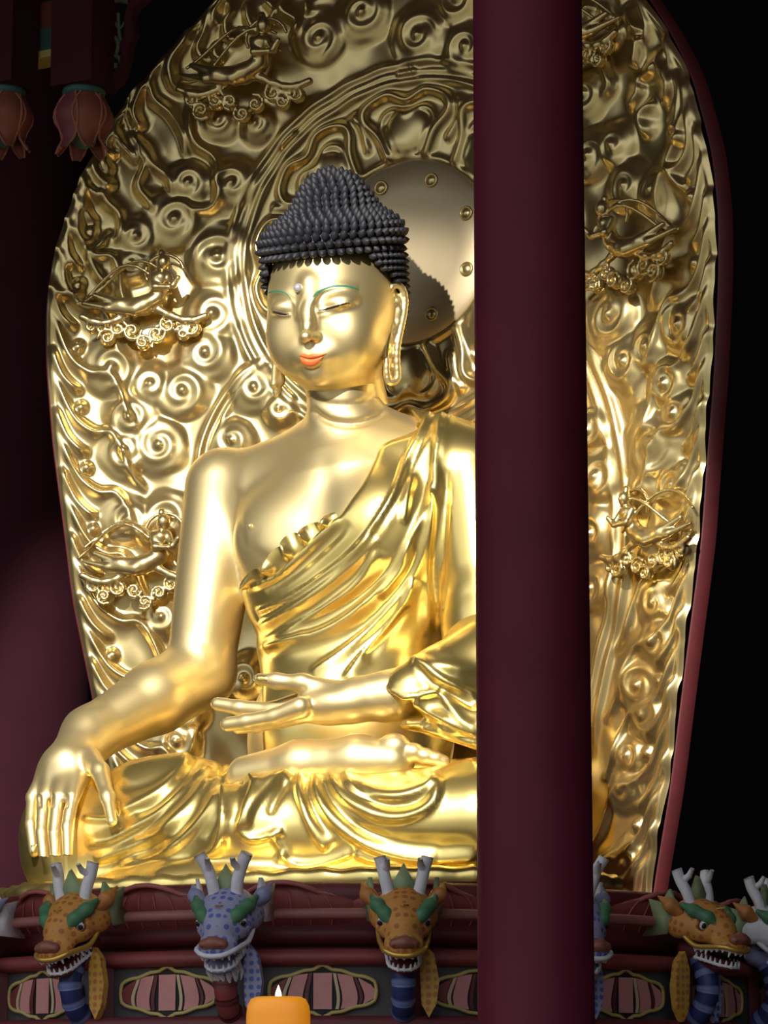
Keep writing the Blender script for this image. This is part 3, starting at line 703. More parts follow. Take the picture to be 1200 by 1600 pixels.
def build_robe():
    g = torso(Grid((-1.2, -1.1, .3), (1.75, .75, 3.25), .0145), .045)
    g.cone((.86, .03, 2.66), (1.06, -.10, 1.75), .315, .31, .10); g.cone((1.06, -.10, 1.75), (1.12, -.2, 1.4), .31, .33, .10)
    edge = T([(860, 60), (905, 130), (925, 170), (900, 195), (780, 245), (745, 310), (700, 400), (650, 470), (600, 540), (520, 615), (430, 700), (340, 780), (215, 830), (215, 900), (235, 960), (262, 1010), (262, 1100), (285, 1200)])
    poly = np.vstack([spline(edge, 4), [(410, 1250), (1000, 1250), (1000, 560), (640, 560), (632, 610)]])
    mask(g, poly, .025)
    V, Q = g.mesh(2)
    S = [(T([(600, 540), (520, 618), (430, 705), (340, 785), (225, 835)]), .035, 5, 8, .08),
         (T([(640, 560), (560, 640), (470, 720), (380, 790), (290, 840)]), -.035, 9, 9, .2),
         (T([(985, 80), (930, 200), (870, 320), (840, 400), (790, 500), (700, 630), (600, 730), (480, 820), (380, 880), (260, 925)]), .050, 12, 4, .03),
         (T([(1010, 80), (955, 200), (895, 330), (862, 420), (810, 515), (718, 650), (612, 752), (490, 842), (385, 905), (262, 960)]), -.035, 5, 7, .05),
         (T([(1050, 80), (1010, 170), (985, 400), (905, 600), (830, 740), (700, 890), (540, 1000), (300, 1075)]), .060, 12, 5, .06),
         (T([(975, 430), (930, 690), (860, 840), (740, 980), (600, 1100), (480, 1180)]), .055, 12, 5, .1),
         (T([(900, 790), (860, 900), (780, 1010), (700, 1100), (620, 1210)]), .050, 12, 5, .1),
         (T([(740, 610), (640, 725), (560, 800), (450, 880), (360, 935), (265, 990)]), .045, 11, 5, .1),
         (T([(760, 670), (680, 800), (560, 900), (400, 1000), (265, 1085)]), .045, 11, 5, .1),
         (T([(940, 560), (850, 720), (700, 850), (500, 960), (400, 1000)]), -.03, 8, 8, .2),
         (T([(880, 900), (800, 1010), (700, 1130)]), -.03, 8, 8, .2),
         (T([(985, 400), (975, 600), (960, 800), (965, 1030)]), .045, 5, 9, .15),
         (T([(1040, 340), (1025, 600), (1010, 860), (985, 1010)]), -.040, 6, 6, .15),
         (T([(1020, 170), (1000, 300), (1005, 400), (1010, 500)]), .035, 6, 6, .2),
         (T([(1075, 85), (1035, 130), (1018, 210), (1005, 330)]), -.03, 4, 5, .2),
         (T([(900, 370), (880, 450), (865, 540), (850, 570)]), .035, 6, 6, .2),
         (T([(880, 640), (840, 760), (760, 870)]), .03, 8, 4, .2), (T([(300, 1075), (360, 1060), (480, 1010)]), .02, 5, 5, .2),
         (T([(1140, 300), (1142, 850)]), .01, 20, 20, .2)]
    S = [(s[0], s[1]*.62, s[2]*(1.35 if s[2] > s[3] else 1.), s[3]*(1.35 if s[3] > s[2] else 1.), s[4]) for s in S]
    V = sculpt(V, Q, S, 1); mesh_obj('robe', V, Q, G_ROBE, ST)
    tb = bvh(V, Q)
    # tied cord on the shoulder
    m = MB()
    for L, r in (([(782, 243), (800, 225), (835, 210), (880, 200), (915, 185), (930, 160)], .016), ([(868, 118), (890, 135), (905, 160)], .014)):
        P = [hit(tb, x, y, .006) for x, y in spline(T(L), 3)]; P = [p for p in P if p is not None]
        n = len(P); m.tube(P, [r*(.35+.65*math.sin(math.pi*min(1, .15+i/n))) for i in range(n)], 8)
    m.build('robe_cord', G_ROBE, ST)
    # ruffled inner hem over the chest: folded strip
    m = MB(); L = spline(T([(236, 815), (262, 772), (312, 735), (350, 690), (400, 640), (460, 608), (500, 590), (560, 560), (600, 545)]), 1.2)
    low = spline(T([(240, 840), (290, 822), (345, 795), (390, 765), (440, 722), (490, 680), (540, 640), (580, 600), (612, 556)]), 1.2)
    n = 90; L = L[np.linspace(0, len(L)-1, n).astype(int)]; low = low[np.linspace(0, len(low)-1, n).astype(int)]; V = []
    for i in range(n):
        f_ = i*.34+.7*math.sin(i*.13); w = math.sin(f_); wob = np.array([5*math.cos(f_), 6.*w])
        for j in range(8):
            t = j/7; q = (L[i]+wob)*(1-t)+low[i]*t; p = hit(TH_BODY, q[0], q[1], .012+.042*(1-t)**.5*(.9+.8*w)*math.sin(math.pi*min(1, t+.3))+.02)
            V.append(p if p is not None else V[-1])
    mesh_obj('inner_hem', V, [(i*8+j, i*8+j+1, (i+1)*8+j+1, (i+1)*8+j) for i in range(n-1) for j in range(7)], G_ROBE, ST)
build_robe()
def build_sleeve():
    g = Grid((-.2, -1.65, .55), (1.75, .4, 1.95), .0135)
    a = A(648, 1085, -1.0); b = A(700, 1070, -.9); c = A(760, 1050, -.7); e = (1.12, -.25, 1.42)
    g.chain([a, b, c, e], [.19, .235, .29, .34], .08)
    # trailing cuff and fall of cloth towards the lap
    g.chain([A(668, 1112, -.95), A(720, 1132, -.95), A(790, 1150, -.9), A(860, 1170, -.7)], [.10, .17, .21, .24], .08)
    g.chain([A(655, 1128, -.9), A(700, 1142, -.95), A(760, 1160, -.95)], [.04, .07, .10], .05)
    poly = np.vstack([spline(LP([(650, 60), (640, 120), (655, 158), (740, 190), (850, 245), (880, 262), (930, 330), (830, 350), (700, 348), (720, 362), (830, 400), (1000, 420), (1160, 470)]), 4), [(1000, 1200), (1000, 900), (600, 900)]])
    mask(g, poly, .02)
    V, Q = g.mesh(2)
    S = [(LP([(655, 158), (740, 190), (830, 240), (900, 238), (1005, 212)]), .035, 5, 5, .05), (LP([(900, 85), (960, 130), (1040, 180), (1160, 240)]), .04, 5, 10, .1),
         (LP([(900, 100), (980, 190), (1060, 230), (1160, 290)]), -.035, 6, 6, .15), (LP([(890, 262), (960, 310), (1060, 362), (1160, 405)]), .04, 9, 4, .05),
         (LP([(1000, 215), (1040, 280), (1090, 340), (1160, 380)]), .03, 8, 4, .1), (LP([(780, 60), (860, 65), (920, 95), (1010, 110), (1160, 130)]), .025, 8, 8, .2),
         (LP([(705, 352), (850, 362), (1000, 395), (1160, 440)]), .035, 9, 4, .05), (LP([(940, 350), (1020, 400), (1160, 425)]), -.03, 5, 5, .1)]
    S = [(s[0], s[1]*.75, s[2]*1.1, s[3]*1.1, s[4]) for s in S]
    V = sculpt(V, Q, S, 1); mesh_obj('sleeve', V, Q, G_ROBE, ST)
    m = MB(); P = [A(x, y, -.33) for x, y in spline(T([(1150, 872), (1080, 880), (1035, 905), (1040, 925), (1085, 905), (1150, 900)]), 3)]; m.tube(P, .02, 8); m.build('sleeve_fold', G_ROBE, ST)
build_sleeve()
def build_lap():
    g = Grid((-2.05, -1.75, -.02), (2.05, .75, 1.15), .0145)
    g.cone((-.25, -.1, .45), (-1.42, -.78, .40), .42, .40, .12); g.cone((.25, -.1, .45), (1.42, -.85, .40), .42, .38, .12)
    g.cone((-1.40, -.92, .36), (-.3, -1.05, .42), .36, .30, .12); g.cone((1.42, -1.0, .36), (.1, -1.22, .36), .36, .33, .12)
    g.cone((.1, -1.22, .36), (-.35, -1.25, .30), .33, .22, .12); g.ell((0, -.6, .15), (1.5, .8, .35), .15)
    g.ell((-.1, -.95, .0), (1.55, .62, .16), .12); g.ell((-.25, -1.35, .02), (.75, .30, .16), .1)
    g.cone((-1.32, -1.0, .32), (-1.24, -1.0, .12), .34, .32, .12)
    g.ell(A(265, 1245, -.82), (.50, .34, .26), .15); g.ell(A(110, 1280, -1.0), (.26, .30, .30), .10)
    V, Q = g.mesh(2); V[:, 2] = np.maximum(V[:, 2], .0)
    S = [(LP([(210, 612), (330, 582), (460, 540), (590, 520), (760, 522), (1000, 515), (1160, 510)]), .035, 3.5, 7, .03),
         (LP([(385, 560), (300, 605), (240, 665), (195, 740), (180, 810)]), .045, 5, 9, .15), (LP([(350, 600), (300, 680), (270, 750)]), -.03, 7, 7, .2),
         (LP([(410, 555), (398, 640), (420, 720), (465, 820), (520, 900)]), .050, 9, 5, .1), (LP([(450, 550), (440, 640), (470, 740), (540, 840)]), -.03, 6, 6, .2),
         (LP([(480, 548), (470, 640), (520, 740), (600, 820), (720, 890), (850, 920), (1000, 925)]), .050, 10, 5, .08),
         (LP([(500, 600), (550, 700), (660, 800), (800, 860)]), -.03, 7, 7, .2),
         (LP([(515, 545), (560, 640), (640, 712), (760, 760), (880, 755), (980, 695), (1008, 580)]), .060, 12, 5, .1),
         (LP([(590, 530), (612, 610), (690, 660), (820, 672), (930, 642), (1005, 580)]), .050, 12, 5, .12),
         (LP([(640, 620), (760, 700), (880, 700), (960, 650)]), -.035, 8, 8, .2), (LP([(660, 560), (800, 590), (940, 560)]), -.025, 12, 12, .3),
         (LP([(620, 780), (760, 850), (950, 880), (1160, 870)]), -.03, 14, 10, .2),
         (LP([(320, 900), (370, 958), (450, 968), (560, 940), (640, 905)]), .045, 8, 4, .1), (LP([(640, 912), (720, 942), (850, 950), (1160, 932)]), .045, 8, 4, .05),
         (LP([(150, 820), (190, 848), (250, 845), (340, 812)]), .045, 6, 5, .15), (LP([(100, 470), (88, 640), (100, 800), (60, 900), (-40, 960)]), .050, 4, 10, .1),
         (LP([(250, 440), (190, 560), (205, 620), (170, 720), (140, 830)]), .050, 9, 4, .1), (LP([(180, 480), (140, 640), (135, 780)]), -.03, 9, 9, .2),
         (LP([(285, 830), (330, 900), (310, 960)]), .03, 6, 6, .2),
         (LL([(905, 660), (860, 745), (790, 835), (690, 905), (555, 968)]), .055, 5, 12, .1), (LL([(950, 700), (880, 800), (780, 890), (640, 970)]), -.04, 8, 8, .2),
         (LL([(995, 750), (905, 800), (835, 880), (745, 970), (625, 1040), (520, 1090), (400, 1112)]), .050, 5, 10, .1),
         (LL([(985, 765), (955, 850), (885, 940), (800, 1020), (690, 1100), (560, 1150), (440, 1195)]), .055, 5, 11, .1),
         (LL([(960, 900), (880, 1000), (780, 1090), (640, 1160)]), -.035, 8, 8, .2),
         (LL([(1000, 680), (1020, 850), (965, 970), (870, 1080), (740, 1165), (560, 1215)]), .045, 5, 10, .12),
         (LL([(1065, 690), (1062, 900), (1050, 1060), (985, 1160), (880, 1210), (700, 1248)]), .055, 10, 5, .1),
         (LL([(1030, 800), (1030, 960), (960, 1090)]), -.03, 8, 8, .2), (LL([(540, 770), (660, 740), (790, 700), (900, 655)]), .03, 7, 12, .2), (LL([(545, 830), (640, 840), (760, 800), (860, 730)]), -.02, 9, 9, .2),
         (LL([(390, 985), (470, 992), (540, 985)]), .03, 5, 5, .2),
         (LL([(530, 790), (540, 740), (600, 715), (700, 680), (850, 668)]), .02, 5, 8, .2), (LL([(130, 830), (100, 900), (92, 1000), (110, 1100)]), .02, 10, 10, .2)]
    S = [(s[0], s[1]*.62, s[2]*(1.35 if s[2] > s[3] else 1.), s[3]*(1.35 if s[3] > s[2] else 1.), s[4]) for s in S]
    V = sculpt(V, Q, S, 1); mesh_obj('lap_drape', V, Q, G_ROBE, ST)
    # spreading hem on the seat
    P = [A(-30, 1386, -.8), A(-8, 1384, -1.25), A(25, 1384, -1.52), A(85, 1386, -1.68), A(150, 1386, -1.76), A(230, 1383, -1.76), A(330, 1383, -1.78), A(430, 1380, -1.78), A(540, 1372, -1.74), A(640, 1368, -1.66), A(745, 1366, -1.50), (1.5, -1.35, .03), (1.95, -.9, .03), (2.05, -.5, .03)]
    P = spline([p[:2] for p in P], .03); n = len(P); V = []; c = np.array([0, -.55])
    for i, p in enumerate(P):
        w = math.sin(i*.9)*.5+math.sin(i*.37+1)*.5
        for f_, z in ((1.0, .0), (1.012, .05+.006*w), (.985, .095+.010*w), (.93, .085+.010*math.sin(i*.5)), (.80, .10), (.6, .12)): q = c+(p-c)*f_*(1+.008*w); V.append((q[0], q[1], z))
    mesh_obj('robe_hem', V, [(i*6+j, (i+1)*6+j, (i+1)*6+j+1, i*6+j+1) for i in range(n-1) for j in range(5)], G_ROBE, ST)
build_lap()

# ------------------------------------------------------------------ round lotus pedestal
PD = empty('lotus_pedestal', (0, 0, 0)); tag(PD, 'round dark red lotus pedestal with painted panels under the gold statue', 'pedestal')
def polar(R, adeg): a = math.radians(adeg)+TH; return np.array([R*math.sin(a), -R*math.cos(a)])   # angle from the side facing the photographer
def ppt(R, adeg, z): q = polar(R, adeg); return np.array([q[0], q[1], z])
def build_pedestal():
    MB().lathe([(0, 2.985), (2.30, 2.985), (2.36, 2.96), (2.36, 2.90), (2.30, 2.70), (2.34, 2.62), (2.34, 2.5)], 120).build('seat_drum', M_DRED, PD)
    MB().lathe([(2.3, 2.62), (2.60, 2.60), (2.66, 2.575), (2.66, 2.53), (2.60, 2.51), (2.3, 2.50)], 120).build('moulding', M_RED, PD)
    MB().lathe([(2.58, 2.515), (2.58, 2.22)], 120).build('panel_band', M_SLATE, PD)
    MB().lathe([(2.56, 2.24), (2.74, 2.24), (2.76, 2.21), (2.76, 2.05), (2.5, 1.95), (2.5, .5), (2.9, .3), (2.9, .0)], 120).build('plinth', M_DRED, PD)
    MB().tube([ppt(2.60, a, 2.79) for a in np.linspace(0, 360, 121)[:-1]], .030, 10, True).build('rail', M_RAIL, PD)
    MB().lathe([(2.40, 2.76), (2.48, 2.72), (2.48, 2.66), (2.36, 2.63)], 120).build('moulding', M_DRED, PD)
    for k in range(20):                                    # upturned lotus petals round the drum
        a0 = -170+k*18; V = []; n, m = 14, 13
        for i in range(n+1):
            t = i/n; w = 10.4*(math.sin(math.pi*(.22+.66*t)))**.6*(1 if t < .9 else 1-(t-.9)*2.2)
            for j in range(m+1):
                u = -1+2*j/m; zz = 2.66+.305*t-(.05*u*u if t > .6 else 0)*(t-.6)/.4; rr = 2.34+.11*math.sin(math.pi*.62*t)+.05*(1-u*u)+.02*abs(math.sin(u*7))*t
                if t > .93: rr += .04
                V.append(ppt(rr, a0+w*u, zz))
        o = mesh_obj('lotus_petal', V, [(i*(m+1)+j, i*(m+1)+j+1, (i+1)*(m+1)+j+1, (i+1)*(m+1)+j) for i in range(n) for j in range(m)], M_RED, PD)
        e = MB(); top = [V[n*(m+1)+j] for j in range(m+1)]; P = [V[(n-1)*(m+1)]]+top+[V[(n-1)*(m+1)+m]]
        e.tube(P, [.004]+[.015]*(len(P)-2)+[.004], 6); e.build('petal_tip', M_REDL, o)['label'] = 'rose painted petal edge'
        e = MB()
        for u in (-.62, -.36, -.12, .12, .36, .62):
            j = (u+1)/2*m; j0 = int(j); f_ = j-j0
            e.tube([V[i*(m+1)+j0]*(1-f_)+V[i*(m+1)+j0+1]*f_+np.append(polar(.006, a0), 0) for i in range(2, n-1)], [.002]+[.004]*(n-5)+[.002], 5)
        e.build('petal_vein', M_REDL, o)
    for a0 in ANG:
        MB().tube([ppt(2.60, a0+1.7, 2.22), ppt(2.60, a0+1.7, 2.52)], .045, 4).build('panel_post', M_DRED, PD, False)
    for a0 in [(ANG[i]+ANG[i+1])/2+.6 for i in range(len(ANG)-1)]:
        wm = .29; R0 = 2.592
        def T(off):
            return lambda x, z: ppt(R0+off, a0+math.degrees(x/R0), 2.375+z)
        def outl(s=1.):
            q = [(-.29, .0), (-.28, .05), (-.23, .075), (-.17, .085), (-.10, .11), (-.05, .115), (0, .14), (.05, .115), (.10, .11), (.17, .085), (.23, .075), (.28, .05), (.29, 0)]
            q = [(x*s, z*(1+(s-1)*1.6)) for x, z in q]; up = [tuple(p) for p in spline(q, .02)]
            return up+[(x, -z) for x, z in up[::-1][1:-1]]
        pan = empty('painted_cartouche', (0, 0, 0)); pan.parent = PD
        o = outl(); m = MB(); m.prism(o, T(.0), T(.004)); m.build('cartouche_field', M_BLK, pan, False)
        m = MB(); m.tube([T(.008)(*p) for p in o], .011, 6, True); m.build('cartouche_border', M_YEL, pan)
        # painted lotus: fans of petals
        def clipz(x): return .118*(1-(abs(x)/.30)**3)
        for k, (x0, x1, lean, mt) in enumerate(((-.26, -.19, -.05, M_RED), (-.185, -.165, -.05, M_CREAM), (-.16, -.08, -.04, M_PINK), (-.075, -.055, -.03, M_DRED), (-.05, .05, 0, M_PINK), (.055, .072, .03, M_CREAM), (.078, .16, .04, M_PINK), (.165, .18, .05, M_DRED), (.19, .26, .05, M_PINK))):
            P = []; s_ = 8
            for i in range(s_+1): t = i/s_; zt = -1+2*t; x = x0+lean*(1-t)*1.2*math.sin(t*2+.4); P.append((x, zt*clipz(x0)*.82))
            for i in range(s_, -1, -1): t = i/s_; zt = -1+2*t; x = x1+lean*(1-t)*1.2*math.sin(t*2+.4); P.append((x, zt*clipz(x1)*.82+(.012*math.sin(i*.8) if k == 4 else 0)))
            mb = MB(); mb.prism(P, T(.004), T(.010+.002*(k % 2))); mb.build('painted_petal', mt, pan, False)
ANG = [-50.5, -32, -13, 6.5, 26.5, 45.5, 63.5, 83]
build_pedestal()

# ------------------------------------------------------------------ carved dragon heads
def dragon(adeg, kind, label, yaw=0., tilt=0., fins=1):
    q = polar(2.78, adeg); rz = math.radians(adeg)+TH
    root = empty('carved_dragon_head', (q[0], q[1], 2.72), rz+math.radians(yaw)); tag(root, label, 'dragon carving', 'carved dragon heads round the pedestal')
    cp, sp_ = math.cos(tilt), math.sin(tilt)
    skin = M_SCO if kind == 'orange' else M_SCB if kind == 'blue' else M_WHITE
    lipm = M_GLINE if kind == 'orange' else M_WHITE
    def fin(g, name, m, par=root): V, Q = g.mesh(1); return mesh_obj(name, V, Q, m, par)
    g = Grid((-.22, -.40, -.16), (.22, .24, .30), .0085)
    g.ell((0, .03, .075), (.135, .17, .105), .02); g.ell((0, -.10, .06), (.095, .13, .075), .06); g.ell((0, -.22, .0), (.095, .11, .045), .05)
    for s in (-1, 1):
        g.ell((s*.085, -.06, .03), (.05, .09, .06), .04); g.ell((s*.095, -.10, .065), (.035, .03, .035), .02, sub=True)
        g.ell((s*.12, .06, .03), (.045, .09, .07), .03)
    head = fin(g, 'head', skin)
    g = Grid((-.16, -.40, -.24), (.16, .16, -.0), .0085)
    g.cone((0, .06, -.09), (0, -.20, -.115), .065, .05, .02); g.ell((0, -.24, -.115), (.075, .07, .03), .03); g.ell((0, -.19, -.06), (.055, .12, .022), .02, sub=True)
    fin(g, 'lower_jaw', M_DRED if kind == 'orange' else M_LILAC)
    MB().sphere((0, -.16, -.045), (.06, .13, .035)).build('mouth', M_DARK, root)
    g = Grid((-.12, -.40, -.04), (.12, -.18, .12), .007)
    g.ell((0, -.30, .045), (.045, .04, .032), .02)
    for s in (-1, 1): g.ell((s*.042, -.295, .035), (.030, .035, .026), .015); g.ell((s*.045, -.33, .028), (.010, .014, .009), .004, sub=True)
    fin(g, 'nose', M_BROWN)
    P = [(.125, .04, .0), (.115, -.08, -.045), (.105, -.18, -.03), (.095, -.27, -.01), (.05, -.325, -.012), (0, -.335, -.014)]
    P = P+[(-x, y, z) for x, y, z in P[::-1][1:]]; MB().tube(spline(P, .012), .0135, 8).build('lip', lipm, root)
    m = MB(); m2 = MB(); U = spline(P, .004); n = 17
    q_ = U[int(len(U)*.14):int(len(U)*.86):4]; m.tube(q_*[.94, .97, 1]+[0, 0, -.012], .009, 6); m2.tube([(b[0]*.752, b[1]*.902, -.108) for b in q_], .009, 6)
    for i in range(n):
        p = U[int((len(U)-1)*(.16+.68*i/(n-1)))]; L = .045 if i % 4 == 2 else .03; p = p*[.94, .97, 1]; m.tube([p+[0, 0, -.004], p+[0, .0, -.022], p+[0, .003, -L]], [.0085, .009, .003], 6)
        b = p*[.80, .93, 1]; m2.tube([(b[0], b[1], -.115), (b[0], b[1], -.095), (b[0], b[1]+.002, -.078)], [.008, .008, .003], 6)
    m.build('upper_teeth', M_WHITE, root); m2.build('lower_teeth', M_WHITE, root)
    if kind != 'orange':                               # shaggy beard under the jaw
        m = MB()
        for k in range(46):
            a = random.uniform(-1.3, 1.3); r = random.uniform(.5, 1); x = .085*math.sin(a)*r; y = -.16-.12*math.cos(a)*r
            L = random.uniform(.07, .15); m.tube([(x, y, -.11), (x*1.1, y+.01, -.11-L*.5), (x*.9+random.uniform(-.01, .01), y+.03, -.11-L)], [.014, .012, .002], 5)
        m.build('beard', M_WHITE, root)
    for s in (-1, 1):
        R_ = np.array([[math.cos(-s*.35), -math.sin(-s*.35), 0], [math.sin(-s*.35), math.cos(-s*.35), 0], [0, 0, 1]])
        m = MB(); c = np.array((s*.102, -.105, .066)); m.sphere(c, (.026, .022, .026), 14, R_); e = m.build('eye', M_WHITE, root); e['label'] = 'white bulging eye'
        d = np.array([s*.62, -.75, -.05]); MB().sphere(c+d*.014, (.016, .014, .017), 12).build('pupil', M_DARK, e)
        g = Grid((min(0, s*.2), -.19, .03), (max(0, s*.2), .09, .20), .007)
        g.chain([(s*.055, -.155, .075), (s*.085, -.11, .107), (s*.125, -.03, .125), (s*.15, .04, .14)], [.022, .033, .033, .014], .02); fin(g, 'eyebrow', M_GRN2)
        m = MB(); al = [(s*.055, .04, .15), (s*.065, .06, .22), (s*.085, .09, .28), (s*.12, .11, .35)] if kind == 'blue' else [(s*.07, .05, .14), (s*.085, .09, .20), (s*.10, .14, .25), (s*.115, .17, .30)]
        m.tube(spline(al, .015), .031, 8)
        b = np.array(al[2]); m.tube([b-[0, 0, .02], b+[-s*.02, -.04, .035], b+[-s*.022, -.05, .075]], [.02, .018, .012], 8)
        m.build('antler', M_WHITE, root)
        g = Grid((min(0, s*.26), -.02, .03), (max(0, s*.26), .26, .22), .008)
        g.chain([(s*.13, .06, .09), (s*.17, .10, .12), (s*.20, .18, .15)], [.03, .038, .006], .02); g.chain([(s*.145, .04, .10), (s*.185, .08, .13)], [.014, .012], .01)
        fin(g, 'ear', M_LILAC if kind == 'blue' else M_ORG)
        # cheek mane plates
        m = MB(); PL = [(.10, -.05), (.24, -.10), (.20, .02), (.25, .10), (.17, .10), (.14, .18), (.08, .10)]
        m.prism([(y, z) for y, z in PL], lambda y, z: (s*(.115+.25*y), y, z+.02), lambda y, z: (s*(.135+.25*y), y, z+.02)); m.build('mane', M_PGRN if kind != 'blue' else M_WHITE, root)
    # crest between the horns
    m = MB(); C_ = [(-.055, .13), (-.06, .19), (-.03, .24), (0, .285), (.03, .24), (.06, .19), (.055, .13)]
    m.prism(C_, lambda x, z: (x, .05+.3*(z-.13), z), lambda x, z: (x*.8, .085+.3*(z-.13), z)); m.build('crest', M_PGRN, root)
    # gold scroll on the brow
    m = MB(); t = np.linspace(0, 4.6, 16)
    for s in (-1, 1): m.tube([(s*(.008+.008*a*math.cos(a)), -.085+.010*a*math.sin(a), .152-.0035*a*math.sin(a)) for a in t], .0042, 5)
    m.build('brow_scroll', M_GLINE, root)
    # neck curving down to the plinth, banded
    N = spline([(0, .04, -.06), (0, -.02, -.18), (0, -.05, -.30), (0, .0, -.42), (0, .08, -.48)], .012); k = 0
    bands = [M_NAVY, M_BLUE] if kind != 'blue' else [M_RED, M_DRED]
    neck = MB().tube(N, .062, 14).build('neck', bands[0], root)
    for i in range(6, len(N)-4, 7): MB().tube(N[i:i+4], [.064, .068, .068, .064], 14).build('neck_band', bands[1], neck)
    m = MB(); PL = [(.0, -.10), (.05, -.16), (.075, -.30), (.06, -.42), (.02, -.49), (-.02, -.42), (-.03, -.20)]
    m.prism(PL, lambda x, z: (.115+x, .0, z), lambda x, z: (.115+x, .045, z)); m.build('fin', M_FINB if fins == 2 else M_FINO if kind == 'orange' else M_SCB if kind == 'blue' else M_FINB, root, False)
    if fins == 2:
        m = MB(); m.prism([(-x*1.2, z) for x, z in PL], lambda x, z: (-.135+x, .0, z), lambda x, z: (-.135+x, .045, z)); m.build('fin', M_FINO, root, False)
    for ch in root.children:
        if not ch.name.startswith(('neck', 'fin')): ch.rotation_euler = (.55 if abs(adeg) < 40 else .30, 0, 0); ch.scale = (1.12, .95, 1.08)
    return root
dragon(-50.5, 'blue', 'carved blue dragon head at the far left edge of the pedestal, mostly out of view', 0)
dragon(-32, 'orange', 'carved orange dragon head with green brows below the statue hand, leftmost in full view', 0)
dragon(-13, 'blue', 'carved blue dragon head with tall white antlers and shaggy beard behind the candle', -2)
dragon(6.5, 'orange', 'carved orange dragon head facing the viewer, just left of the front column', -6)
dragon(26.5, 'blue', 'carved blue dragon head half hidden by the front column on its right', 0)
dragon(45.5, 'orange', 'carved orange dragon head in profile with open jaws, right of the front column', 0, 0, 2)
dragon(61, 'white', 'carved white dragon head with green mane at the right edge of the picture', 0)

# ------------------------------------------------------------------ columns
def column(name, px, dist, wpx, m, label):
    p = CAM + rayd(px, 800)*dist; R = wpx/2/FOC*dist
    prof = [(R*1.35, 0), (R*1.35, .25), (R*1.12, .32), (R*1.02, .36), (R*1.01, 4), (R, 8), (R*.985, 12.95)]
    o = MB().lathe([(0, 0)]+prof+[(0, 12.95)], 96).build(name, m, None, True, (p[0], p[1], 0)); tag(o, label, 'column'); return o
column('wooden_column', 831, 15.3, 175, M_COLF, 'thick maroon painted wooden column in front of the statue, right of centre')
column('wooden_column', 18, 24.0, 255, M_COLB, 'dark maroon column behind the left edge of the gold mandorla')

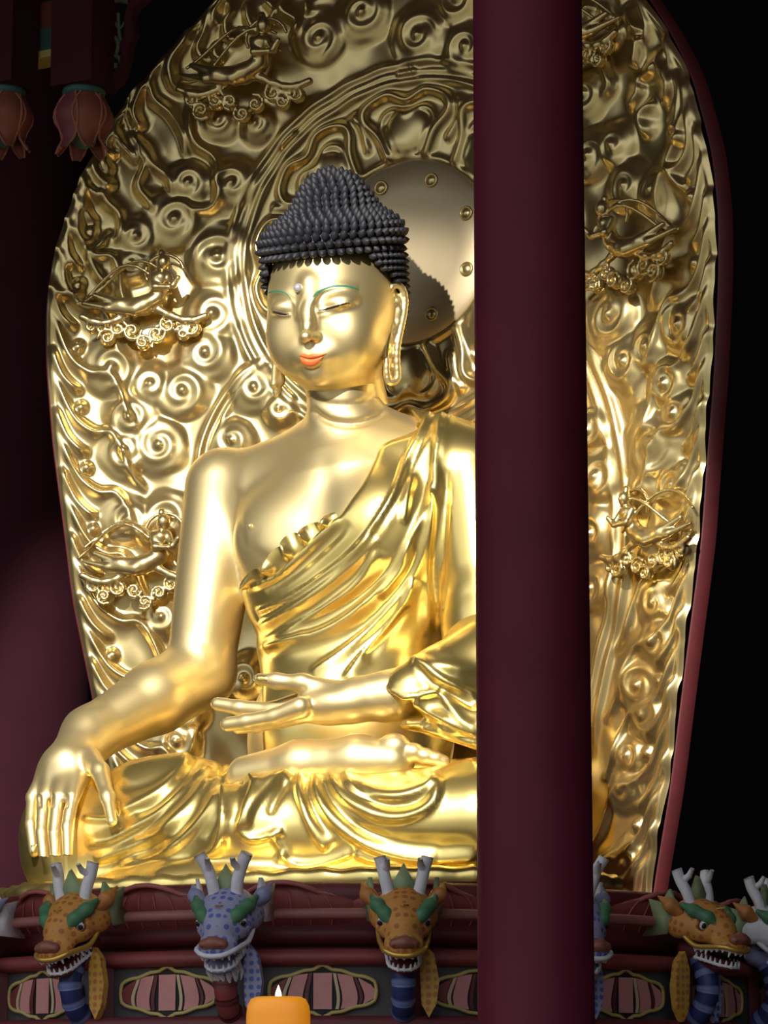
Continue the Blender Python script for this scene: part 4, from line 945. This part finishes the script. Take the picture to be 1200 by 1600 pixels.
# ------------------------------------------------------------------ canopy pieces hanging top left
def canopy():
    Y = -.2
    for k, (px, w, lab) in enumerate(((8, 76, 'dark hanging canopy post ending in a lotus bud at the top left corner'), (131, 78, 'dark hanging canopy post with lotus bud beside the openwork bracket, near the mandorla'))):
        c = A(px, 140, Y); r = w*.0042/2; root = empty('canopy_post', (c[0], c[1], c[2]+ZP)); tag(root, lab, 'hanging post', 'canopy posts with lotus buds at the top left')
        MB().box((0, 0, 1.3), (2*r, 2*r, 2.6)).build('shaft', M_COLB, root, False)
        MB().lathe([(0, .0), (r*.86, .0), (r*.9, -.02), (r*.86, -.055), (0, -.055)], 24).build('collar', M_TEAL, root)
        for j in range(6):
            a0 = j*math.pi/3+.3; V = []; n, m = 10, 6
            for i in range(n+1):
                t = i/n; rr = r*(.80+.42*math.sin(math.pi*min(t, .62)/.8)-(.62*(t-.45) if t > .45 else 0)+(1.9*(t-.8) if t > .8 else 0)); ww = .62*math.sin(math.pi*(.18+.78*t))**.8
                for q in range(m+1):
                    a = a0+ww*(-1+2*q/m); V.append((rr*math.cos(a), rr*math.sin(a), -.05-.40*t))
            o = mesh_obj('lotus_petal', V, [(i*(m+1)+q, i*(m+1)+q+1, (i+1)*(m+1)+q+1, (i+1)*(m+1)+q) for i in range(n) for q in range(m)], M_PETAL[j % 2], root)
            e = MB(); e.tube([V[i*(m+1)] for i in range(n+1)], .010, 5); e.tube([V[i*(m+1)+m] for i in range(n+1)], .010, 5); e.build('petal_edge', M_PETAL[2], o)
        MB().sphere((0, 0, -.22), (r*.75, r*.75, .20), 16).build('bud_core', M_TEAL, root)
    a = A(40, 30, .05); b = A(95, 30, .05)
    root = empty('canopy_beam', (0, 0, ZP)); tag(root, 'dark painted canopy beam with ochre lower stripe between the two hanging posts', 'beam')
    for (y0, y1, m, nm, dy) in ((-40, 8, M_BLK, 'beam_core', .03), (8, 49, M_BRED, 'red_stripe', .0), (49, 84, M_TEAL, 'green_stripe', .0), (84, 95, M_YEL, 'ochre_stripe', -.01)):
        p = A(68, y0, .05); q = A(68, y1, .05); o = MB().box((p[0], .1+dy, (p[2]+q[2])/2), (.36, .2, p[2]-q[2])).build(nm, m, root, False)
    # openwork bracket
    root = empty('openwork_bracket', (0, 0, ZP)); tag(root, 'dark openwork canopy bracket with green vine carving beside the right hanging post', 'bracket')
    def P(u, v, Y_=-.1): x, y = crop(4.8, 0, 0, [(u, v)])[0]; return A(x, y, Y_)
    out = [(784, -60), (784, 650), (840, 645), (890, 610), (920, 540), (950, 430), (965, 320), (1005, 240), (985, 130), (1010, 50), (1080, 0), (1100, -60)]
    inn = [(815, -60), (815, 400), (820, 560), (850, 540), (880, 500), (905, 420), (900, 320), (935, 240), (930, 130), (960, 30), (1000, -60)]
    m = MB(); N_ = 40; so = spline(out, 8); si = spline(inn, 8); so = so[np.linspace(0, len(so)-1, N_).astype(int)]; si = si[np.linspace(0, len(si)-1, N_).astype(int)]
    V = [P(*p) for p in so]+[P(*p) for p in si]+[P(*p)+[0, .08, 0] for p in so]+[P(*p)+[0, .08, 0] for p in si]
    Fc = []
    for i in range(N_-1):
        Fc += [(i, i+1, N_+i+1, N_+i), (2*N_+i, 3*N_+i, 3*N_+i+1, 2*N_+i+1), (i, 2*N_+i, 2*N_+i+1, i+1), (N_+i, N_+i+1, 3*N_+i+1, 3*N_+i)]
    m.add(V, Fc); m.build('bracket_board', M_COLB, root, False)
    m = MB()
    for L, r in (([(870, 90), (875, 200), (880, 260), (900, 320)], .014), ([(825, 255), (860, 290), (870, 340), (855, 400)], .016), ([(820, 95), (845, 160), (878, 205), (915, 160), (935, 95)], .010),
                 ([(820, 440), (850, 410), (885, 440), (880, 495), (850, 495), (850, 465)], .016), ([(820, 0), (880, -20), (960, 0)], .03)):
        m.tube([P(*p)+[0, .03, 0] for p in spline(L, 8)], r, 7)
    m.build('vine_carving', M_VINE, root)
M_PETAL = [mat('dim_rose_petal_paint', (.16, .035, .045), .6), mat('dim_orange_petal_paint', (.20, .055, .03), .6), mat('petal_edge_paint', (.26, .09, .06), .6)]
M_BRED = mat('brick_stripe_paint', (.14, .025, .012), .6); M_VINE = mat('vine_green_paint', (.08, .10, .06), .6)
canopy()

# ------------------------------------------------------------------ candle on the altar table
def candle():
    dist = 6.0; p = CAM+rayd(435, 1556)*dist; k = dist/FOC; r = 50*k; zt = p[2]
    root = empty('candle', (p[0], p[1], zt-.32)); tag(root, 'thick lit orange pillar candle in front of the pedestal', 'candle')
    h = .32; m = MB(); m.lathe([(0, 0), (r, 0), (r*1.0, h*.5), (r, h-.035), (r*.965, h-.018), (r*.86, h-.006), (r*.70, h-.002), (r*.55, h-.012), (0, h-.016)], 48); m.build('wax', M_WAX, root)
    MB().tube([(0, 0, h-.02), (.001, 0, h-.004)], .0015, 6).build('wick', M_DARK, root)
    f = 8*k; MB().lathe([(0, -.001), (f*.35, .0), (f*.62, f*.35), (f*.55, f*.9), (f*.30, f*1.6), (f*.10, f*2.15), (0, f*2.4)], 20, (0, 0, h-.003)).build('flame', M_FLAME, root)
    t = empty('altar_table', (p[0], p[1], 0), TH); tag(t, 'red wooden altar table carrying the orange candle', 'table')
    zt -= .32
    MB().box((0, 0, zt-.03), (1.6, .5, .06)).build('table_top', M_CLOTH, t, False)
    for x in (-.74, .74):
        for y in (-.2, .2): MB().box((x, y, (zt-.06)/2), (.07, .07, zt-.06)).build('leg', M_CLOTH, t, False)
candle()
